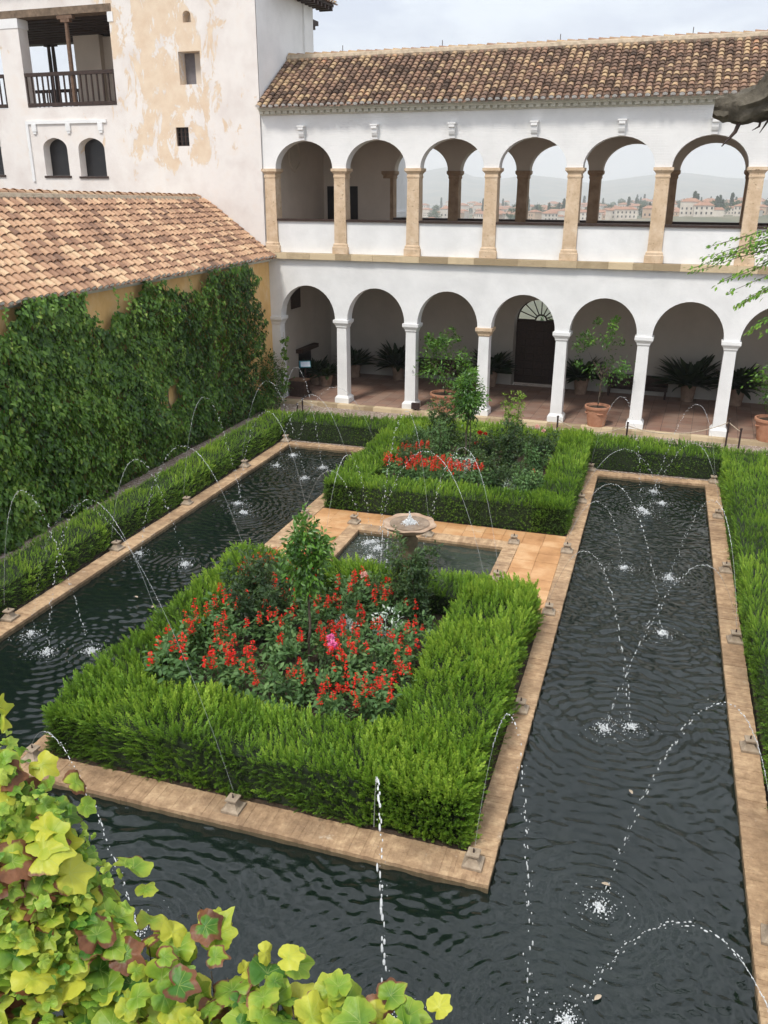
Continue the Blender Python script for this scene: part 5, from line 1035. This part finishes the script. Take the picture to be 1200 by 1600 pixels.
ends = [(13.12, -18.34, 6.36), (13.28, -18.28, 6.42), (13.38, -18.3, 6.2), (13.52, -18.2, 6.02), (13.5, -18.23, 6.52), (13.6, -18.2, 6.32), (13.66, -18.2, 5.80), (13.75, -18.2, 6.45), (13.9, -18.1, 6.1), (14.1, -18.1, 6.5), (13.75, -18.3, 6.6), (14.0, -18.0, 5.9)]
for k, e in enumerate(ends):
    for j in range(3):
        E_ = Vector(e) + Vector((r.normal() * .06, r.normal() * .08, r.normal() * .05)); m = st.lerp(E_, .6) + Vector((0, 0, .12 + .1 * r.random())); pts_ = [st.lerp(m, q / 5) * (1 - q / 5) + m.lerp(E_, q / 5) * (q / 5) for q in range(6)]; mb.tube([tuple(q - org) for q in pts_], [.007, .006, .005, .004, .003, .002], 4, .5)
        nn = 95; t = r.uniform(.25, 1, nn) ** .8; ii = np.minimum((t * 5).astype(int), 4); Q_ = np.array([tuple(pts_[a].lerp(pts_[a + 1], float(tt * 5 - a)) - org) for a, tt in zip(ii, t)]); dr = np.array((E_ - m).normalized()); sgn = np.where(r.random(nn) < .5, 1, -1)[:, None]
        A = dr * .7 + np.cross(dr, [0, 0, 1.0]) * sgn * .8 + [0, 0, -.25] + r.normal(size=(nn, 3)) * .25; c.add(*inst(*LEAF2, Q_ + r.normal(size=(nn, 3)) * .012, A, np.tile([0, -.3, 1.0], (nn, 1)) + r.normal(size=(nn, 3)) * .3, r.uniform(.028, .055, nn), .5 + .2 * r.normal(size=nn)))
c.build('leaves', M['fresh'], o); mb.build('stems', M['bark'], o)
# ------------------------------------------------------------------ the town on the far hill
hills = bpy.data.objects['hills']; hv = np.empty(len(hills.data.vertices) * 3, np.float32); hills.data.vertices.foreach_get('co', hv); hv = hv.reshape(-1, 3)
def hz(x, y): d = (hv[:, 0] - x) ** 2 + (hv[:, 1] - y) ** 2; i = np.argpartition(d, 3)[:3]; w_ = 1 / (d[i] + .1); return float((hv[i, 2] * w_).sum() / w_.sum())
M['h_white'] = m_simple('house_render', (.50, .44, .37), (.68, .62, .54), .2, .9, 0); M['h_warm'] = m_simple('house_warm_render', (.46, .32, .22), (.56, .42, .30), .2, .9, 0); M['h_roof'] = m_simple('house_roof', (.26, .13, .08), (.40, .22, .14), .5, .9, .1)
def house(k, wd, dp, ht, wall, wing):
    o = thing('house', 'x', 'house'); mb = MB(); mb.box(-wd / 2, wd / 2, -dp / 2, dp / 2, -6, ht); 
    if wing: mb.box(wd / 2 + .01, wd / 2 + wd * .5, -dp / 2 - 1, dp / 2 - 1.5, -6, ht * .62)
    wl = mb.build('wall', M[wall], o); e = .5; mb = MB(); mb.add([(-wd / 2 - e, -dp / 2 - e, ht), (wd / 2 + e, -dp / 2 - e, ht), (wd / 2 + e, dp / 2 + e, ht), (-wd / 2 - e, dp / 2 + e, ht), (-wd / 2 + dp * .35, 0, ht + dp * .22), (wd / 2 - dp * .35, 0, ht + dp * .22)], [(0, 1, 5, 4), (1, 2, 5), (2, 3, 4, 5), (3, 0, 4), (3, 2, 1, 0)], .5)
    if wing: h2 = ht * .62; x0, x1 = wd / 2 + .02, wd + e; mb.add([(x0, -dp / 2 - 1.4, h2), (x1, -dp / 2 - 1.4, h2), (x1, dp / 2 - 1.2, h2), (x0, dp / 2 - 1.2, h2), (x0, -.5, h2 + 1.4), (x1 - 1.5, -.5, h2 + 1.4)], [(0, 1, 5, 4), (1, 2, 5), (2, 3, 4, 5), (3, 2, 1, 0)], .5)
    mb.build('roof', M['h_roof'], o)
    for f in range(2 if ht > 6 else 1):
        for q in range(int(wd / 3)):
            mb = MB(); x = -wd / 2 + 1.6 + q * 3; z = 1.2 + 3 * f; mb.box(x - .5, x + .5, -dp / 2 - .03, -dp / 2 - .002, z, z + 1.5); mb.build('window', M['dark_glass'], wl)
    return o
HP = [house(0, 12, 9, 6.5, 'h_white', True), house(1, 9, 8, 6, 'h_warm', False), house(2, 16, 9, 7, 'h_white', False), house(3, 10, 8, 4, 'h_warm', True), house(4, 13, 10, 9.5, 'h_white', False), house(5, 8, 7, 7.5, 'h_warm', False)]
rt = random.Random(23); hl = []
HL = ['pale two storey house with a lower side wing in the distant town', 'small warm coloured house with hipped roof in the distant town', 'long pale house with hipped roof in the distant town', 'low warm coloured house with side wing in the distant town', 'tall pale block with tiled roof in the distant town', 'narrow warm coloured tall house in the distant town']
tries = 0; pos = []
while len(pos) < 250 and tries < 9000:
    tries += 1; y = rt.uniform(870, 1950); rx = rt.triangular(-.36, .12, .04) if rt.random() < .75 else rt.uniform(-.36, -.1); x = rx * y
    if rx < -.1 and rt.random() < .35: continue
    if any((x - a) ** 2 + (y - b) ** 2 < 17 ** 2 for a, b in pos): continue
    pos.append((x, y)); k = rt.randrange(6); o = HP[k] if HP[k].name not in used else copy_tree(HP[k]); used.add(HP[k].name); place(o, x, y, hz(x, y) + .3, rt.uniform(-.7, .7), rt.uniform(.95, 1.5), False); lab(o, HL[k], HL[k].replace('in the distant town', 'houses on the far hillside'))
def far_tree(kind, seed):
    r = np.random.default_rng(seed); c = Cat()
    if kind == 'cypress':
        o = thing('cypress_tree', 'x', 'tree'); n = 420; z = r.uniform(0, 1, n); rad = 1.25 * np.sin(np.pi * np.clip(z * .85 + .12, 0, 1)) ** .7 * r.uniform(.5, 1.1, n); a = r.uniform(0, 6.28, n); P = np.stack([rad * np.cos(a), rad * np.sin(a), .8 + z * 13], 1)
        c.add(*inst(*LEAF2, P, np.tile([0, 0, 1.0], (n, 1)) + r.normal(size=(n, 3)) * .3, r.normal(size=(n, 3)), np.stack([r.uniform(1.2, 2, n)] * 3, 1), .5 + .2 * r.normal(size=n))); c.build('crown', M['cypress'], o); hgt = 3
    else:
        o = thing('broad_tree', 'x', 'tree'); foliage_blob(c, LEAF2, (0, 0, 5.5), (4.2, 4.2, 3.4), 900, 1.1, r, .5, .2, 22, .45, .6, 0, .36); c.build('crown', M['far_leaf'], o); hgt = 4
    mb = MB(); mb.tube([(0, 0, -2), (0, 0, hgt)], [.4, .25], 6, .5); mb.build('trunk', M['bark'], o); return o
FT = [far_tree('cypress', 1), far_tree('cypress', 2), far_tree('round', 3), far_tree('round', 4)]
FL = ['dark narrow cypress among the houses of the distant town', 'dark narrow cypress among the houses of the distant town', 'round dark green tree among the houses of the distant town', 'round dark green tree among the houses of the distant town']
clusters = [(-.145, 1040), (.035, 960), (-.155, 1240), (.0, 1400), (.02, 1720), (-.05, 1800), (.06, 1240), (-.02, 1200), (.03, 1300), (.01, 1000)]
for i in range(230):
    k = rt.choice([0, 1, 2, 2, 3, 3]); 
    if rt.random() < .5: cx_, cy_ = rt.choice(clusters); y = cy_ + rt.gauss(0, 28); x = cx_ * cy_ + rt.gauss(0, 18)
    else: y = rt.uniform(870, 1950); x = rt.triangular(-.36, .12, .03) * y
    if any((x - a) ** 2 + (y - b) ** 2 < 11 ** 2 for a, b in pos): continue
    o = FT[k] if FT[k].name not in used else copy_tree(FT[k]); used.add(FT[k].name); place(o, x, y, hz(x, y), rt.uniform(0, 6), rt.uniform(.8, 1.7), False); lab(o, FL[k], ['cypresses', 'cypresses', 'round trees', 'round trees'][k] + ' of the distant town')
# garden greenery just beyond the arched door
for i, (x, y, s) in enumerate([(8.0, 9.5, .55), (10.5, 11, .6), (5.5, 12, .6)]):
    o = copy_tree(FT[2]); place(o, x + 1, y + 14, -5.5, i * 2.0, s, False); lab(o, ['leafy tree seen through the fanlight of the arched door', 'leafy tree beyond the arcade right of the arched door', 'leafy tree beyond the arcade left of the arched door'][i]); del o['group']
# ------------------------------------------------------------------ haze over the valley
mb = MB(); mb.box(-6700, 3700, -62, 9700, -260, 330, .5); t = NT('haze_air'); v_ = t.n('ShaderNodeVolumePrincipled', {'Color': (.97, .985, 1, 1), 'Density': 2.6e-4, 'Anisotropy': .1}); t.t.links.new(v_.outputs[0], t.out.inputs[1]); tag(mb.build('haze', t.m), kind='stuff')
